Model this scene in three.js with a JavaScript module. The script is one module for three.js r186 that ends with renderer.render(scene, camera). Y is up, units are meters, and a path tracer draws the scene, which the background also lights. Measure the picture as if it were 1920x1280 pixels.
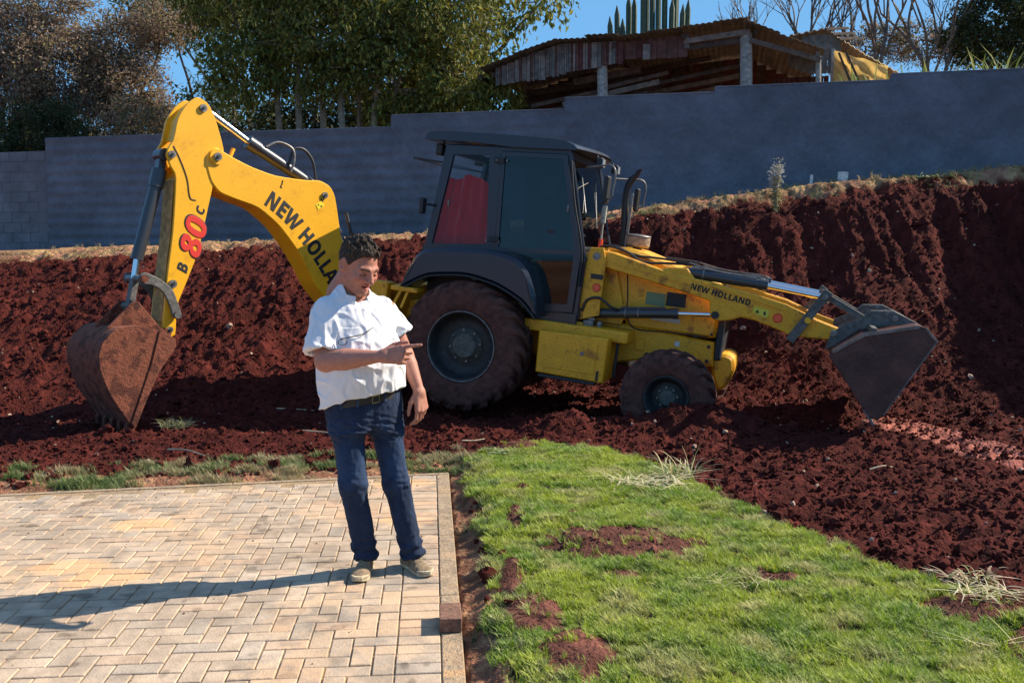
import * as THREE from 'three';
import { mergeGeometries, mergeVertices, toCreasedNormals } from 'three/addons/utils/BufferGeometryUtils.js';
import { RoundedBoxGeometry } from 'three/addons/geometries/RoundedBoxGeometry.js';
import { FontLoader } from 'three/addons/loaders/FontLoader.js';
import { createNoise2D, createNoise3D } from 'simplex-noise';

// ------------------------------------------------------------------ camera, sky, sun, exposure
const scene = new THREE.Scene();
const camera = new THREE.PerspectiveCamera(2 * Math.atan(640 / 1750) * 180 / Math.PI, 1920 / 1280, 0.1, 600);
camera.position.set(0, 1.67, 0);
camera.rotation.x = -5.2 * Math.PI / 180;

const SUN = new THREE.Vector3(0.753, 0.616, -0.231).normalize();
{
  const w = 512, h = 256, a = new Float32Array(w * h * 4), d = new THREE.Vector3();
  for (let j = 0; j < h; j++) for (let i = 0; i < w; i++) {
    const e = ((j + 0.5) / h - 0.5) * Math.PI, p = ((i + 0.5) / w - 0.5) * 2 * Math.PI;
    d.set(Math.cos(e) * Math.cos(p), Math.sin(e), Math.cos(e) * Math.sin(p));
    const s = Math.max(0, Math.sin(e)), t = Math.pow(s, 0.5), g = Math.max(0, d.dot(SUN)), k = (j * w + i) * 4;
    const glow = 0.22 * Math.pow(g, 6) + 0.5 * Math.pow(g, 60), dim = e < 0 ? 0.27 : 0.77;
    a[k] = (0.20 * (1 - t) + 0.10 * t + glow) * dim; a[k + 1] = (0.55 * (1 - t) + 0.20 * t + glow * 0.92) * dim; a[k + 2] = (0.95 * (1 - t) + 0.42 * t + glow * 0.8) * dim; a[k + 3] = 1;
  }
  const sky = new THREE.DataTexture(a, w, h, THREE.RGBAFormat, THREE.FloatType);
  sky.mapping = THREE.EquirectangularReflectionMapping; sky.magFilter = sky.minFilter = THREE.LinearFilter; sky.needsUpdate = true;
  scene.background = sky; scene.environment = sky;
}
const sun = new THREE.DirectionalLight(new THREE.Color().setRGB(1, 0.89, 0.74), 5.0);
sun.position.copy(SUN).multiplyScalar(40).add(new THREE.Vector3(0, 0, -9)); sun.target.position.set(0, 0, -9); scene.add(sun, sun.target);
sun.castShadow = true; sun.shadow.mapSize.set(4096, 4096);
Object.assign(sun.shadow.camera, { left: -16, right: 16, top: 16, bottom: -16, near: 1, far: 90 });

const renderer = new THREE.WebGLRenderer({ antialias: true });
renderer.toneMapping = THREE.LinearToneMapping;
renderer.toneMappingExposure = 1.65;
renderer.shadowMap.enabled = true;

// ------------------------------------------------------------------ helpers
function rng(seed) { let s = seed >>> 0; return () => { s = (s + 0x6d2b79f5) | 0; let t = Math.imul(s ^ (s >>> 15), 1 | s); t = (t + Math.imul(t ^ (t >>> 7), 61 | t)) ^ t; return ((t ^ (t >>> 14)) >>> 0) / 4294967296; }; }
const n2 = createNoise2D(rng(11)), n3 = createNoise3D(rng(12));
const clamp = (x, a = 0, b = 1) => Math.min(b, Math.max(a, x)), mix = (a, b, t) => a + (b - a) * t, sstep = (a, b, x) => { const t = clamp((x - a) / (b - a)); return t * t * (3 - 2 * t); };
function fbm(x, y, oct = 4, gain = 0.5) { let s = 0, a = 1, f = 1; for (let i = 0; i < oct; i++) { s += a * n2(x * f + i * 7.3, y * f - i * 3.1); a *= gain; f *= 2.03; } return s; }
function lerpTable(tab, x) { if (x <= tab[0][0]) return tab[0][1]; for (let i = 1; i < tab.length; i++) if (x <= tab[i][0]) return mix(tab[i - 1][1], tab[i][1], (x - tab[i - 1][0]) / (tab[i][0] - tab[i - 1][0])); return tab[tab.length - 1][1]; }
function inside(poly, x, y) { let r = false; for (let i = 0, j = poly.length - 1; i < poly.length; j = i++) { const [xi, yi] = poly[i], [xj, yj] = poly[j]; if ((yi > y) !== (yj > y) && x < (xj - xi) * (y - yi) / (yj - yi) + xi) r = !r; } return r; }
function edgeDist(poly, x, y) { let m = 1e9; for (let i = 0, j = poly.length - 1; i < poly.length; j = i++) { const [ax, ay] = poly[j], [bx, by] = poly[i], dx = bx - ax, dy = by - ay, t = clamp(((x - ax) * dx + (y - ay) * dy) / (dx * dx + dy * dy)); m = Math.min(m, Math.hypot(x - ax - t * dx, y - ay - t * dy)); } return m; }
const V = (x, y, z) => new THREE.Vector3(x, y, z);

const taken = new Map();
function numbered(n) { const c = taken.get(n) ?? 0; taken.set(n, c + 1); return c ? n + '_' + String(c).padStart(3, '0') : n; }
function tag(o, label, category, group, kind) { o.userData.label = label; if (category) o.userData.category = category; if (group) o.userData.group = group; if (kind) o.userData.kind = kind; return o; }
function mesh(name, geo, mat, parent) {
  const m = new THREE.Mesh(geo, mat); m.name = parent ? name : numbered(name); m.castShadow = m.receiveShadow = true; (parent ?? scene).add(m); return m;
}
function thing(name, label, category, pos = [0, 0, 0], turn = 0, group) {
  const g = new THREE.Group(); g.name = numbered(name); g.position.set(...pos); g.rotation.y = turn; scene.add(g); return tag(g, label, category, group);
}
function instanced(name, geo, mat, mats, cols, parent) {
  const m = new THREE.InstancedMesh(geo, mat, mats.length); m.name = parent ? name : numbered(name);
  mats.forEach((x, i) => m.setMatrixAt(i, x)); if (cols) cols.forEach((c, i) => m.setColorAt(i, c));
  m.castShadow = m.receiveShadow = true; (parent ?? scene).add(m); m.userData.kind = 'stuff'; return m;
}
// texture coordinates in metres, from the axis each face looks along
function boxUV(g0, s = 1) {
  const g = g0.index ? g0.toNonIndexed() : g0; if (!g.attributes.normal) g.computeVertexNormals();
  const p = g.attributes.position, uv = new Float32Array(p.count * 2), a = V(), b = V(), c = V(), n = V();
  for (let i = 0; i < p.count; i += 3) {
    a.fromBufferAttribute(p, i); b.fromBufferAttribute(p, i + 1); c.fromBufferAttribute(p, i + 2);
    n.copy(b).sub(a).cross(c.clone().sub(a)); const ax = Math.abs(n.x), ay = Math.abs(n.y), az = Math.abs(n.z);
    [a, b, c].forEach((v, k) => { const [u, w] = ay > ax && ay > az ? [v.x, v.z] : ax > az ? [v.z, v.y] : [v.x, v.y]; uv[(i + k) * 2] = u * s; uv[(i + k) * 2 + 1] = w * s; });
  }
  g.setAttribute('uv', new THREE.BufferAttribute(uv, 2)); return g;
}
function joined(list) {
  const r = list.map((g) => { const q = g.index ? g.toNonIndexed() : g.clone(); if (!q.attributes.normal) q.computeVertexNormals(); for (const k of Object.keys(q.attributes)) if (!['position', 'normal', 'uv'].includes(k)) q.deleteAttribute(k); if (!q.attributes.uv) q.setAttribute('uv', new THREE.BufferAttribute(new Float32Array(q.attributes.position.count * 2), 2)); return q; });
  return mergeGeometries(r);
}
const moved = (g, x, y, z, rx = 0, ry = 0, rz = 0) => g.applyMatrix4(new THREE.Matrix4().makeRotationFromEuler(new THREE.Euler(rx, ry, rz)).setPosition(x, y, z));
const box = (w, h, d, x = 0, y = 0, z = 0, r = 0.008) => moved(new RoundedBoxGeometry(w, h, d, 1, Math.min(r, w * 0.45, h * 0.45, d * 0.45)), x, y, z);
function rod(a, b, r1, r2 = r1, seg = 16) {
  const A = V(...a), B = V(...b), L = A.distanceTo(B), g = new THREE.CylinderGeometry(r2, r1, L, seg);
  return g.applyMatrix4(new THREE.Matrix4().compose(A.clone().add(B).multiplyScalar(0.5), new THREE.Quaternion().setFromUnitVectors(V(0, 1, 0), B.clone().sub(A).normalize()), V(1, 1, 1)));
}
function bar(a, b, w, h, up = V(0, 0, 1)) { // rectangular bar from a to b, h across `up`
  const A = V(...a), B = V(...b), L = A.distanceTo(B), x = B.clone().sub(A).normalize(), y = up.clone().addScaledVector(x, -up.dot(x)).normalize(), z = x.clone().cross(y);
  return new RoundedBoxGeometry(L, h, w, 1, Math.min(w, h) * 0.12).applyMatrix4(new THREE.Matrix4().makeBasis(x, y, z).setPosition(A.add(B).multiplyScalar(0.5)));
}
const tube = (pts, r, seg = 24, rs = 8) => new THREE.TubeGeometry(new THREE.CatmullRomCurve3(pts.map((p) => V(...p))), seg, r, rs);
function shapeOf(pts) { const s = new THREE.Shape(); pts.forEach(([x, y], i) => (i ? s.lineTo(x, y) : s.moveTo(x, y))); s.closePath(); return s; }
function pathOf(pts) { const s = new THREE.Path(); pts.forEach(([x, y], i) => (i ? s.lineTo(x, y) : s.moveTo(x, y))); s.closePath(); return s; }
function smoothPts(pts, per = 4, closed = true) { return new THREE.CatmullRomCurve3(pts.map(([x, y]) => V(x, y, 0)), closed, 'catmullrom', 0.35).getPoints(pts.length * per).slice(0, closed ? -1 : undefined).map((p) => [p.x, p.y]); }
// plate of thickness t whose outline lies in x-y, from z0 to z0 + t, edges bevelled
function plate(pts, z0, t, bevel = 0.006, holes = []) {
  const s = shapeOf(pts); holes.forEach((h) => s.holes.push(pathOf(h)));
  const b = Math.min(bevel, t * 0.45), g = new THREE.ExtrudeGeometry(s, { depth: t - 2 * b, bevelEnabled: b > 0, bevelThickness: b, bevelSize: b, bevelOffset: -b, bevelSegments: 1, steps: 1 });
  return g.translate(0, 0, z0 + b);
}
// periodic noise textures
function texture(size, f, srgb = true) {
  const a = new Uint8Array(size * size * 4);
  for (let j = 0; j < size; j++) for (let i = 0; i < size; i++) { const c = f(i / size, j / size), k = (j * size + i) * 4; a[k] = clamp(c[0]) * 255; a[k + 1] = clamp(c[1]) * 255; a[k + 2] = clamp(c[2]) * 255; a[k + 3] = 255; }
  const t = new THREE.DataTexture(a, size, size); t.wrapS = t.wrapT = THREE.RepeatWrapping; t.magFilter = THREE.LinearFilter; t.minFilter = THREE.LinearMipmapLinearFilter; t.generateMipmaps = true; if (srgb) t.colorSpace = THREE.SRGBColorSpace; t.needsUpdate = true; return t;
}
function pnoise(u, v, f, oct = 4, gain = 0.5, seed = 0) { // periodic fbm, 0 to 1
  let s = 0, a = 1, tot = 0; const h = (i, j, k) => { let x = Math.imul(i, 374761393) ^ Math.imul(j, 668265263) ^ Math.imul(k + seed * 31 + 7, 1442695041); x = Math.imul(x ^ (x >>> 13), 1274126177); x ^= x >>> 16; return (x >>> 0) / 4294967296; };
  for (let o = 0; o < oct; o++) {
    const x = u * f, y = v * f, i = Math.floor(x), j = Math.floor(y), fx = x - i, fy = y - j, sx = fx * fx * (3 - 2 * fx), sy = fy * fy * (3 - 2 * fy), m = (q) => ((q % f) + f) % f;
    s += a * mix(mix(h(m(i), m(j), o), h(m(i + 1), m(j), o), sx), mix(h(m(i), m(j + 1), o), h(m(i + 1), m(j + 1), o), sx), sy); tot += a; a *= gain; f *= 2;
  }
  return s / tot;
}
const lin = (r, g, b) => new THREE.Color().setRGB(r, g, b);
const grainTex = texture(512, (u, v) => { const g = 0.72 + 0.5 * (pnoise(u, v, 8, 6, 0.62) - 0.5) + 0.2 * (pnoise(u, v, 128, 2, 0.7, 3) - 0.5); return [g, g, g]; });
const bumpTex = texture(512, (u, v) => { const g = pnoise(u, v, 16, 5, 0.65, 5); return [g, g, g]; }, false);
const rep = (t, n) => { const c = t.clone(); c.repeat.set(n, n); c.needsUpdate = true; return c; };
function matte(r, g, b, o = {}) { return new THREE.MeshStandardMaterial({ color: lin(r / 0.45, g / 0.45, b / 0.45), map: grainTex, roughness: 0.9, ...o }); } // the grain's mean is about 0.45 linear
// ------------------------------------------------------------------ ground: pit floor, bank, ledge, lawn bed
const LIP_Z = [[-14, -14.4], [-8, -14.1], [-4, -13.8], [-1, -13.6], [2, -13.5], [5, -13.3], [6.6, -13.2], [9, -13.0]];
const LIP_H = [[-14, 1.45], [-7.5, 1.54], [-4.3, 1.74], [-1.4, 1.90], [1.9, 2.22], [4.1, 2.44], [6.4, 2.62], [10, 2.75]];
const TOE_W = [[-9, 4.9], [-5, 4.6], [-3, 4.2], [-1.8, 3.1], [-0.8, 2.3], [0.5, 2.0], [6, 2.05]];
const LIP_X = [[-14.5, 6.5], [-13.2, 6.6], [-11.2, 8.4], [-8, 9.6], [-2, 10.2], [20, 11]];
const wallZ = (x) => -18.5 + 0.2335 * (x + 10.15);
const wallBase = (x) => lerpTable([[-14, 1.6], [-10.1, 1.68], [-1.6, 2.06], [2.1, 2.5], [4.4, 2.80], [7.6, 3.02], [14, 3.3]], x);
const LAWN = [[-0.33, -7.3], [-0.2, -7.72], [0.16, -8.05], [0.58, -7.85], [1.03, -7.4], [1.25, -6.7], [1.44, -6.02], [1.73, -5.22], [1.95, -4.78], [2.15, -4.42], [2.46, -3.8], [2.9, -2.2], [0.12, -2.2], [0.01, -3.53], [-0.05, -4.25], [-0.15, -5.52]];
// bare soil showing through the turf
const PATCHES = [[0.62, -5.13, 0.47, 0.30, 0.07], [0.27, -3.68, 0.15, 0.27, 0.04], [0.10, -4.10, 0.14, 0.20, 0.04], [0.0, -4.6, 0.07, 0.3, 0.02], [2.15, -4.18, 0.30, 0.16, 0.05], [2.45, -3.75, 0.4, 0.22, 0.05], [-0.02, -7.84, 0.30, 0.24, 0.06], [0.02, -5.7, 0.06, 0.3, 0.01], [0.42, -5.75, 0.08, 0.09, 0], [0.08, -6.4, 0.05, 0.06, 0], [0.55, -4.62, 0.14, 0.06, 0], [1.35, -4.6, 0.12, 0.1, 0]];
const patchAt = (x, z) => { let m = 0; for (const [cx, cz, rx, rz] of PATCHES) m = Math.max(m, 1.25 - Math.hypot((x - cx) / rx, (z - cz) / rz)); return m + 0.16 * n2(x * 6, z * 6) + 0.1 * n2(x * 17, z * 17); };
const PAVE_A = 4.95 * Math.PI / 180, PC = Math.cos(PAVE_A), PS = Math.sin(PAVE_A);
// paving frame: u to the left of the kerb's outer edge, v away from the camera
const pave = (u, v) => [-0.18 - u * PC - (v - 3.53) * PS, -3.53 + u * PS * 1.0 - (v - 3.53) * PC];
const unpave = (x, z) => { const dx = x + 0.18, dz = z + 3.53; return [-dx * PC + dz * PS, 3.53 - dx * PS - dz * PC]; };
const FAR_V = (u) => 7.12 - 0.125 * u; // far edge of the paving
const TRACK = [[3.8, -9.2], [3.85, -8.8], [4.05, -7.9], [4.5, -6.9], [5.2, -5.8]];
function trackAt(x, z) { let best = [9, 0]; for (let i = 1, s0 = 0; i < TRACK.length; i++) { const [ax, az] = TRACK[i - 1], [bx, bz] = TRACK[i], dx = bx - ax, dz = bz - az, L = Math.hypot(dx, dz), t = clamp(((x - ax) * dx + (z - az) * dz) / (L * L)), ex = x - ax - t * dx, ez = z - az - t * dz, d = Math.hypot(ex, ez) * Math.sign(ex * dz - ez * dx || 1); if (Math.abs(d) < Math.abs(best[0])) best = [d, s0 + t * L]; s0 += L; } return best; }
function soilHeight(x, z) {
  // large forms
  const lz = lerpTable(LIP_Z, x) + 0.10 * n2(x * 0.9, 3) + 0.05 * n2(x * 3.1, 9), H = lerpTable(LIP_H, x), w = lerpTable(TOE_W, x), d = z - lz;
  const lx = lerpTable(LIP_X, z) + 0.12 * n2(z * 0.8, 5) + 0.05 * n2(z * 3.3, 1), d2 = lx - x;
  const prof = (q, ww) => q <= 0 ? 1 : q >= ww ? 0 : (() => { const t = q / ww; return mix(1 - t, 0.5 + 0.5 * Math.cos(Math.PI * t), 0.55); })();
  let back = H * prof(d, w), side = 2.7 * prof(d2, 1.5), h = Math.max(back, side), bank = clamp(h / 2.4);
  const ledge = Math.min(d, d2);
  if (ledge < 0) { // on top of the bank: rises gently to the wall, level behind it
    const top = wallBase(x), crest = 1.67 + (top - 1.67) * (lz - 0.6) / wallZ(x), run = sstep(0, 1, -d / mix(0.8, 0.4, sstep(1.5, 5.5, x)));
    h = mix(H, Math.max(crest, H), d < 0 ? run : 0) + 0.03 * fbm(x * 2, z * 2, 3);
    h += 0.02 * fbm(x * 9, z * 9, 3); return [h, 0];
  }
  // heap of loose soil behind the loader bucket, spoil thrown up round the machine
  const lump = (cx, cz, rx, rz, a) => a * Math.exp(-(((x - cx) / rx) ** 2) - ((z - cz) / rz) ** 2);
  let f = lump(4.6, -11.6, 1.7, 0.75, 0.75) + lump(3.0, -11.7, 1.2, 0.7, 0.35) + lump(6.0, -10.9, 1.2, 0.8, 0.35) + lump(0.55, -8.75, 0.35, 0.22, 0.17) + lump(1.75, -8.75, 0.75, 0.28, 0.26) + lump(-3.0, -8.2, 0.9, 0.3, 0.12) + lump(-1.7, -8.1, 0.8, 0.25, 0.13) + lump(-5.0, -8.6, 1.2, 0.4, 0.1) + lump(3.2, -8.2, 0.6, 0.4, 0.08);
  f -= lump(3.0, -9.6, 0.7, 0.7, 0.12);
  h = Math.max(h, 0) + f * (1 - 0.8 * bank);
  // relief: clods on the floor, scraped grooves down the bank
  const rough = 0.03 * fbm(x * 1.7, z * 1.7, 3) + 0.017 * fbm(x * 5.3, z * 5.3, 3, 0.6) + 0.016 * Math.abs(n2(x * 14, z * 14)) + 0.012 * n2(x * 31, z * 31) * (0.6 + 0.6 * n2(x * 1.1, z * 1.1));
  const run = x + 0.35 * Math.sin(z * 0.9 + x * 0.35) + 0.2 * n2(x * 0.5, z * 0.7);
  const groove = (0.055 * Math.abs(n2(run * 3.2, z * 0.45)) + 0.035 * n2(run * 7.5, z * 0.9) + 0.02 * n2(run * 17, z * 3)) * Math.min(1, bank * 4) ;
  const ripples = x < -2 ? 0.02 * Math.sin(z * 16 + 1.3 * n2(x * 0.8, z) * 3) * sstep(0.1, 0.4, bank) * (1 - sstep(0.5, 0.8, bank)) : 0;
  h += rough * (1 + 0.5 * bank) + groove * mix(0.34, 0.62, sstep(-1, -3, x)) + ripples;
  const [td, ts] = trackAt(x, z);
  if (Math.abs(td) < 0.34) { const k = sstep(0.34, 0.24, Math.abs(td)), q = ((ts - Math.abs(td) * 0.9) / 0.19) % 1; h = mix(h, 0.015 + 0.02 * n2(x, z) + (q < 0.42 ? 0.034 : 0) * (Math.abs(td) > 0.03 ? 1 : 0) + 0.01 * n2(x * 20, z * 20), k * 0.85); }
  return [h, 1];
}
const lawnIn = (x, z) => { const e = edgeDist(LAWN, x, z) * (inside(LAWN, x, z) ? 1 : -1); return e + 0.09 * n2(x * 2.7, z * 2.7) + 0.04 * n2(x * 9, z * 9); };
const tmpP = [0, 0];
function groundAt(x, z) { // [height, soil 0..1 weight]
  let [h, soil] = soilHeight(x, z);
  const near = sstep(-8.6, -7.7, z) * (x < 1.2 ? 1 : 0), [u, v] = unpave(x, z);
  h = mix(h, 0.02 * fbm(x * 4, z * 4, 3), near * 0.75);
  const e = lawnIn(x, z);
  if (e > -0.25) { const p = patchAt(x, z); h = mix(h, 0.055 + 0.018 * n2(x * 1.3, z * 1.3) + 0.012 * n2(x * 5, z * 5) + (p > 0.2 ? Math.min(0.022, (p - 0.2) * 0.05) : 0) + 0.006 * n2(x * 40, z * 40), sstep(-0.22, 0.06, e)); }
  if (u > -0.18 && v < FAR_V(u) + 0.25 && v > -2) { // beside and beneath the paving
    const k = Math.min(sstep(-0.16, -0.03, u), sstep(0.25, 0.06, v - FAR_V(u))); h = mix(h, u > 0.005 && v < FAR_V(u) + 0.03 ? -0.09 : -0.022 + 0.008 * n2(x * 12, z * 12), k);
  }
  return [h, soil, e];
}
{
  const axis = (a, b, step, out) => { const r = []; for (const o of out.filter((q) => q < a)) r.push(o); for (let x = a; x <= b + 1e-6; x += step) r.push(x); for (const o of out.filter((q) => q > b)) r.push(o); return r; };
  const xs = axis(-7.6, 8.6, 0.025, [-400, -120, -50, -25, -16, -12, -10, -9, -8.2, 9.2, 10, 11, 12, 16, 25, 50, 120, 400]);
  const zs = axis(-14.7, -2.4, 0.024, [-400, -150, -70, -40, -30, -24, -20, -18.5, -17.5, -16.5, -15.6, -15, -1.6, 0, 3, 8, 20, 60, 150, 300]);
  const nx = xs.length, nz = zs.length, pos = new Float32Array(nx * nz * 3), col = new Float32Array(nx * nz * 3), uv = new Float32Array(nx * nz * 2), idx = new Uint32Array((nx - 1) * (nz - 1) * 6);
  for (let j = 0, k = 0; j < nz; j++) for (let i = 0; i < nx; i++, k++) {
    const x = xs[i], z = zs[j], [h, soil, e] = groundAt(x, z);
    pos.set([x, h, z], k * 3); uv.set([x, z], k * 2);
    // red latosol; the ledge is dry, pale, with straw; wheel tracks are packed and paler
    let c = [0.068, 0.0138, 0.0102]; const v = 1 + 0.28 * fbm(x * 0.8, z * 0.8, 3) * 0.6 + 0.12 * n2(x * 9, z * 9);
    if (!soil) { const q = clamp(0.5 + 0.5 * fbm(x * 2.2, z * 3.5, 3)); const lz = lerpTable(LIP_Z, x), back = (lz - z) + 0.22 * n2(x * 1.4, z * 2) + 0.12 * n2(x * 5, z * 5), bare = sstep(0.34, 0.12, back); c = [mix(mix(0.33, 0.30, q), 0.085, bare), mix(mix(0.155, 0.205, q), 0.018, bare), mix(mix(0.10, 0.09, q), 0.011, bare)]; }
    const [td] = trackAt(x, z); if (Math.abs(td) < 0.33) c = [0.30, 0.105, 0.08];
    if (e > -0.1 && z > -8.6) { const p = patchAt(x, z); c = p > 0.2 ? [0.12, 0.047, 0.034] : [0.075, 0.045, 0.022]; }
    const [pu, pv] = unpave(x, z); if (pu > -0.16 && pv < FAR_V(pu) + 0.5 && e < 0) c = n2(x * 7, z * 7) > 0.1 ? [0.30, 0.16, 0.09] : [0.22, 0.10, 0.06];
    col.set([c[0] * v / 0.45, c[1] * v / 0.45, c[2] * v / 0.45], k * 3);
  }
  for (let j = 0, q = 0; j < nz - 1; j++) for (let i = 0; i < nx - 1; i++) { const a = j * nx + i, b = a + 1, c = a + nx, d = c + 1; idx[q++] = a; idx[q++] = c; idx[q++] = b; idx[q++] = b; idx[q++] = c; idx[q++] = d; }
  const g = new THREE.BufferGeometry(); g.setAttribute('position', new THREE.BufferAttribute(pos, 3)); g.setAttribute('color', new THREE.BufferAttribute(col, 3)); g.setAttribute('uv', new THREE.BufferAttribute(uv, 2)); g.setIndex(new THREE.BufferAttribute(idx, 1)); g.computeVertexNormals();
  const m = mesh('ground', g, new THREE.MeshPhysicalMaterial({ vertexColors: true, map: rep(grainTex, 1.3), bumpMap: rep(bumpTex, 2.2), bumpScale: 0.03, roughness: 1, specularIntensity: 0.25 }));
  tag(m, 'dark red bare soil of the cut pit, bank and lawn bed', 'ground', null, 'structure');
}
// loose clods of soil
{
  const R = rng(21), shapes = [0].map((s) => { const g = mergeVertices(new THREE.IcosahedronGeometry(1, 1).deleteAttribute('uv').deleteAttribute('normal')), p = g.attributes.position; for (let i = 0; i < p.count; i++) { const x = p.getX(i), y = p.getY(i), z = p.getZ(i), k = 0.78 + 0.42 * n3(x * 1.3 + s * 9, y * 1.3, z * 1.3) + 0.12 * n3(x * 3, y * 3 + s, z * 3); p.setXYZ(i, x * k, y * k * 0.8, z * k); } const q = g.toNonIndexed(); q.computeVertexNormals(); return q; });
  const clodMat = new THREE.MeshPhysicalMaterial({ color: lin(1, 1, 1), roughness: 1, specularIntensity: 0.25 });
  const M = [[]], C = [[]], q = new THREE.Quaternion(), e = new THREE.Euler();
  for (let n = 0; n < 42000; n++) {
    let x = mix(-7.4, 8, R()), z = mix(-14, -4.2, Math.pow(R(), 0.8)); const [h, soil, ed] = groundAt(x, z), [u, v] = unpave(x, z);
    if (!soil || (ed > 0.02 && patchAt(x, z) < 0.25) || (u > -0.12 && v < FAR_V(u) + 0.2)) continue;
    const big = R(), s = big > 0.995 ? mix(0.05, 0.085, R()) : big > 0.93 ? mix(0.025, 0.05, R()) : mix(0.008, 0.025, R()), k = 0 * R(), inLawn = ed > 0 ? 0.45 : 1;
    const sc = s * inLawn; M[k].push(new THREE.Matrix4().compose(V(x, h + sc * 0.25, z), q.setFromEuler(e.set(R() * 6, R() * 6, R() * 6)), V(sc, sc * mix(0.6, 1, R()), sc)));
    const t = mix(0.75, 1.3, R()); C[k].push(ed > 0 ? lin(0.15 * t, 0.06 * t, 0.045 * t) : R() > 0.985 ? lin(0.42, 0.30, 0.22) : lin(0.070 * t, 0.0148 * t, 0.011 * t));
  }
  for (let k = 0; k < 1; k++) tag(instanced('soil_clods', shapes[k], clodMat, M[k], C[k]), 'loose clods of dark red soil strewn over the pit', 'soil');
}
// ------------------------------------------------------------------ paving: herringbone pavers, edge course, kerb
{
  const sandTex = texture(1024, (u, v) => { // stains and drifts of pale sand over the pavers, 6 m across
    const s = pnoise(u, v, 7, 6, 0.6, 9), f = pnoise(u, v, 90, 3, 0.6, 4), k = sstep(0.55, 0.68, s + 0.3 * (f - 0.5)), g = 0.80 + 0.26 * (pnoise(u, v, 40, 4, 0.6, 2) - 0.5) + 0.16 * (f - 0.5) - 0.14 * sstep(0.74, 0.82, pnoise(u, v, 60, 2, 0.5, 8));
    const blob = (bu, bv, ru, rv) => 1 - Math.hypot((u - bu) / ru, (v - bv) / rv), drift = sstep(0.0, 0.5, Math.max(blob(0.642, 0.208, 0.05, 0.035), blob(0.60, 0.185, 0.05, 0.03), blob(0.62, 0.05, 0.05, 0.03), blob(0.86, 0.87, 0.06, 0.025), blob(0.88, 0.03, 0.04, 0.02)) + 0.9 * (pnoise(u, v, 40, 4, 0.6, 77) - 0.5)) * 0.8;
    if (drift > 0.02) return [mix(g, 0.98, drift), mix(g * 0.985, 0.87, drift), mix(g * 0.96, 0.73, drift)];
    return [mix(g, 0.95, k * 0.45), mix(g * 0.985, 0.87, k * 0.45), mix(g * 0.96, 0.77, k * 0.45)];
  });
  const paverMat = new THREE.MeshPhysicalMaterial({ specularIntensity: 0.3, vertexColors: true, map: rep(sandTex, 1 / 6), bumpMap: rep(bumpTex, 7), bumpScale: 0.003, roughness: 0.93 });
  const sandMat = new THREE.MeshStandardMaterial({ color: lin(0.52, 0.39, 0.245), map: rep(sandTex, 1 / 2), bumpMap: rep(bumpTex, 9), bumpScale: 0.006, roughness: 1 });
  const W = 0.095, R = rng(31), u0 = 0.095, u1 = u0 + 0.19, root = thing('paving', 'sandy herringbone block paving with a straight edge course', null); root.userData.kind = 'structure';
  // bed of jointing sand
  { const P = [[0.0, 0.4], [4.9, 0.4], [4.9, FAR_V(4.9)], [0.0, FAR_V(0)]].map(([u, v]) => pave(u, v)), s = new THREE.Shape(); P.forEach(([x, z], i) => (i ? s.lineTo(x, -z) : s.moveTo(x, -z)));
    const g = new THREE.ExtrudeGeometry(s, { depth: 0.05, bevelEnabled: false }); g.rotateX(-Math.PI / 2); g.translate(0, -0.0565, 0); mesh('jointing_sand', boxUV(g), sandMat, root); }
  function paverGeo(ua, va, lu, lv) {
    const j = 0.0035, b = 0.0032, a0 = ua + j * mix(0.7, 1.4, R()), a1 = ua + lu - j * mix(0.7, 1.4, R()), c0 = va + j * mix(0.7, 1.4, R()), c1 = va + lv - j * mix(0.7, 1.4, R()), top = (R() - 0.5) * 0.004, tx = (R() - 0.5) * 0.012, tz = (R() - 0.5) * 0.012, um = (a0 + a1) / 2, vm = (c0 + c1) / 2;
    const pts = [], push = (u, v, y) => { const [x, z] = pave(u, v); pts.push([x, y + top + (u - um) * tx + (v - vm) * tz, z]); };
    push(a0 + b, c0 + b, 0); push(a1 - b, c0 + b, 0); push(a1 - b, c1 - b, 0); push(a0 + b, c1 - b, 0); push(a0, c0, -b); push(a1, c0, -b); push(a1, c1, -b); push(a0, c1, -b); push(a0, c0, -0.05); push(a1, c0, -0.05); push(a1, c1, -0.05); push(a0, c1, -0.05);
    const f = [[0, 1, 2, 3]]; for (let k = 0; k < 4; k++) { const n = (k + 1) % 4; f.push([4 + k, 4 + n, n, k], [8 + k, 8 + n, 4 + n, 4 + k]); }
    const p = [], uv = [], col = []; const t = mix(0.98, 1.18, R()), kind = R(), c = kind < 0.5 ? [0.455, 0.362, 0.278] : kind < 0.78 ? [0.435, 0.355, 0.282] : kind < 0.94 ? [0.465, 0.35, 0.262] : [0.41, 0.345, 0.285];
    for (const [a, b2, c2, d] of f) for (const q of [a, b2, c2, a, c2, d]) { p.push(...pts[q]); uv.push(pts[q][0], pts[q][2]); col.push(c[0] * t / 0.66, c[1] * t / 0.66, c[2] * t / 0.66); }
    const g = new THREE.BufferGeometry(); g.setAttribute('position', new THREE.Float32BufferAttribute(p, 3)); g.setAttribute('uv', new THREE.Float32BufferAttribute(uv, 2)); g.setAttribute('color', new THREE.Float32BufferAttribute(col, 3)); g.computeVertexNormals();
    return { g, at: pave(um, vm) };
  }
  const list = [];
  for (let v = 0.5; v + W < FAR_V(0.2) - 0.04; v += W) list.push(paverGeo(u0, v, 0.19, W));
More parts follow.
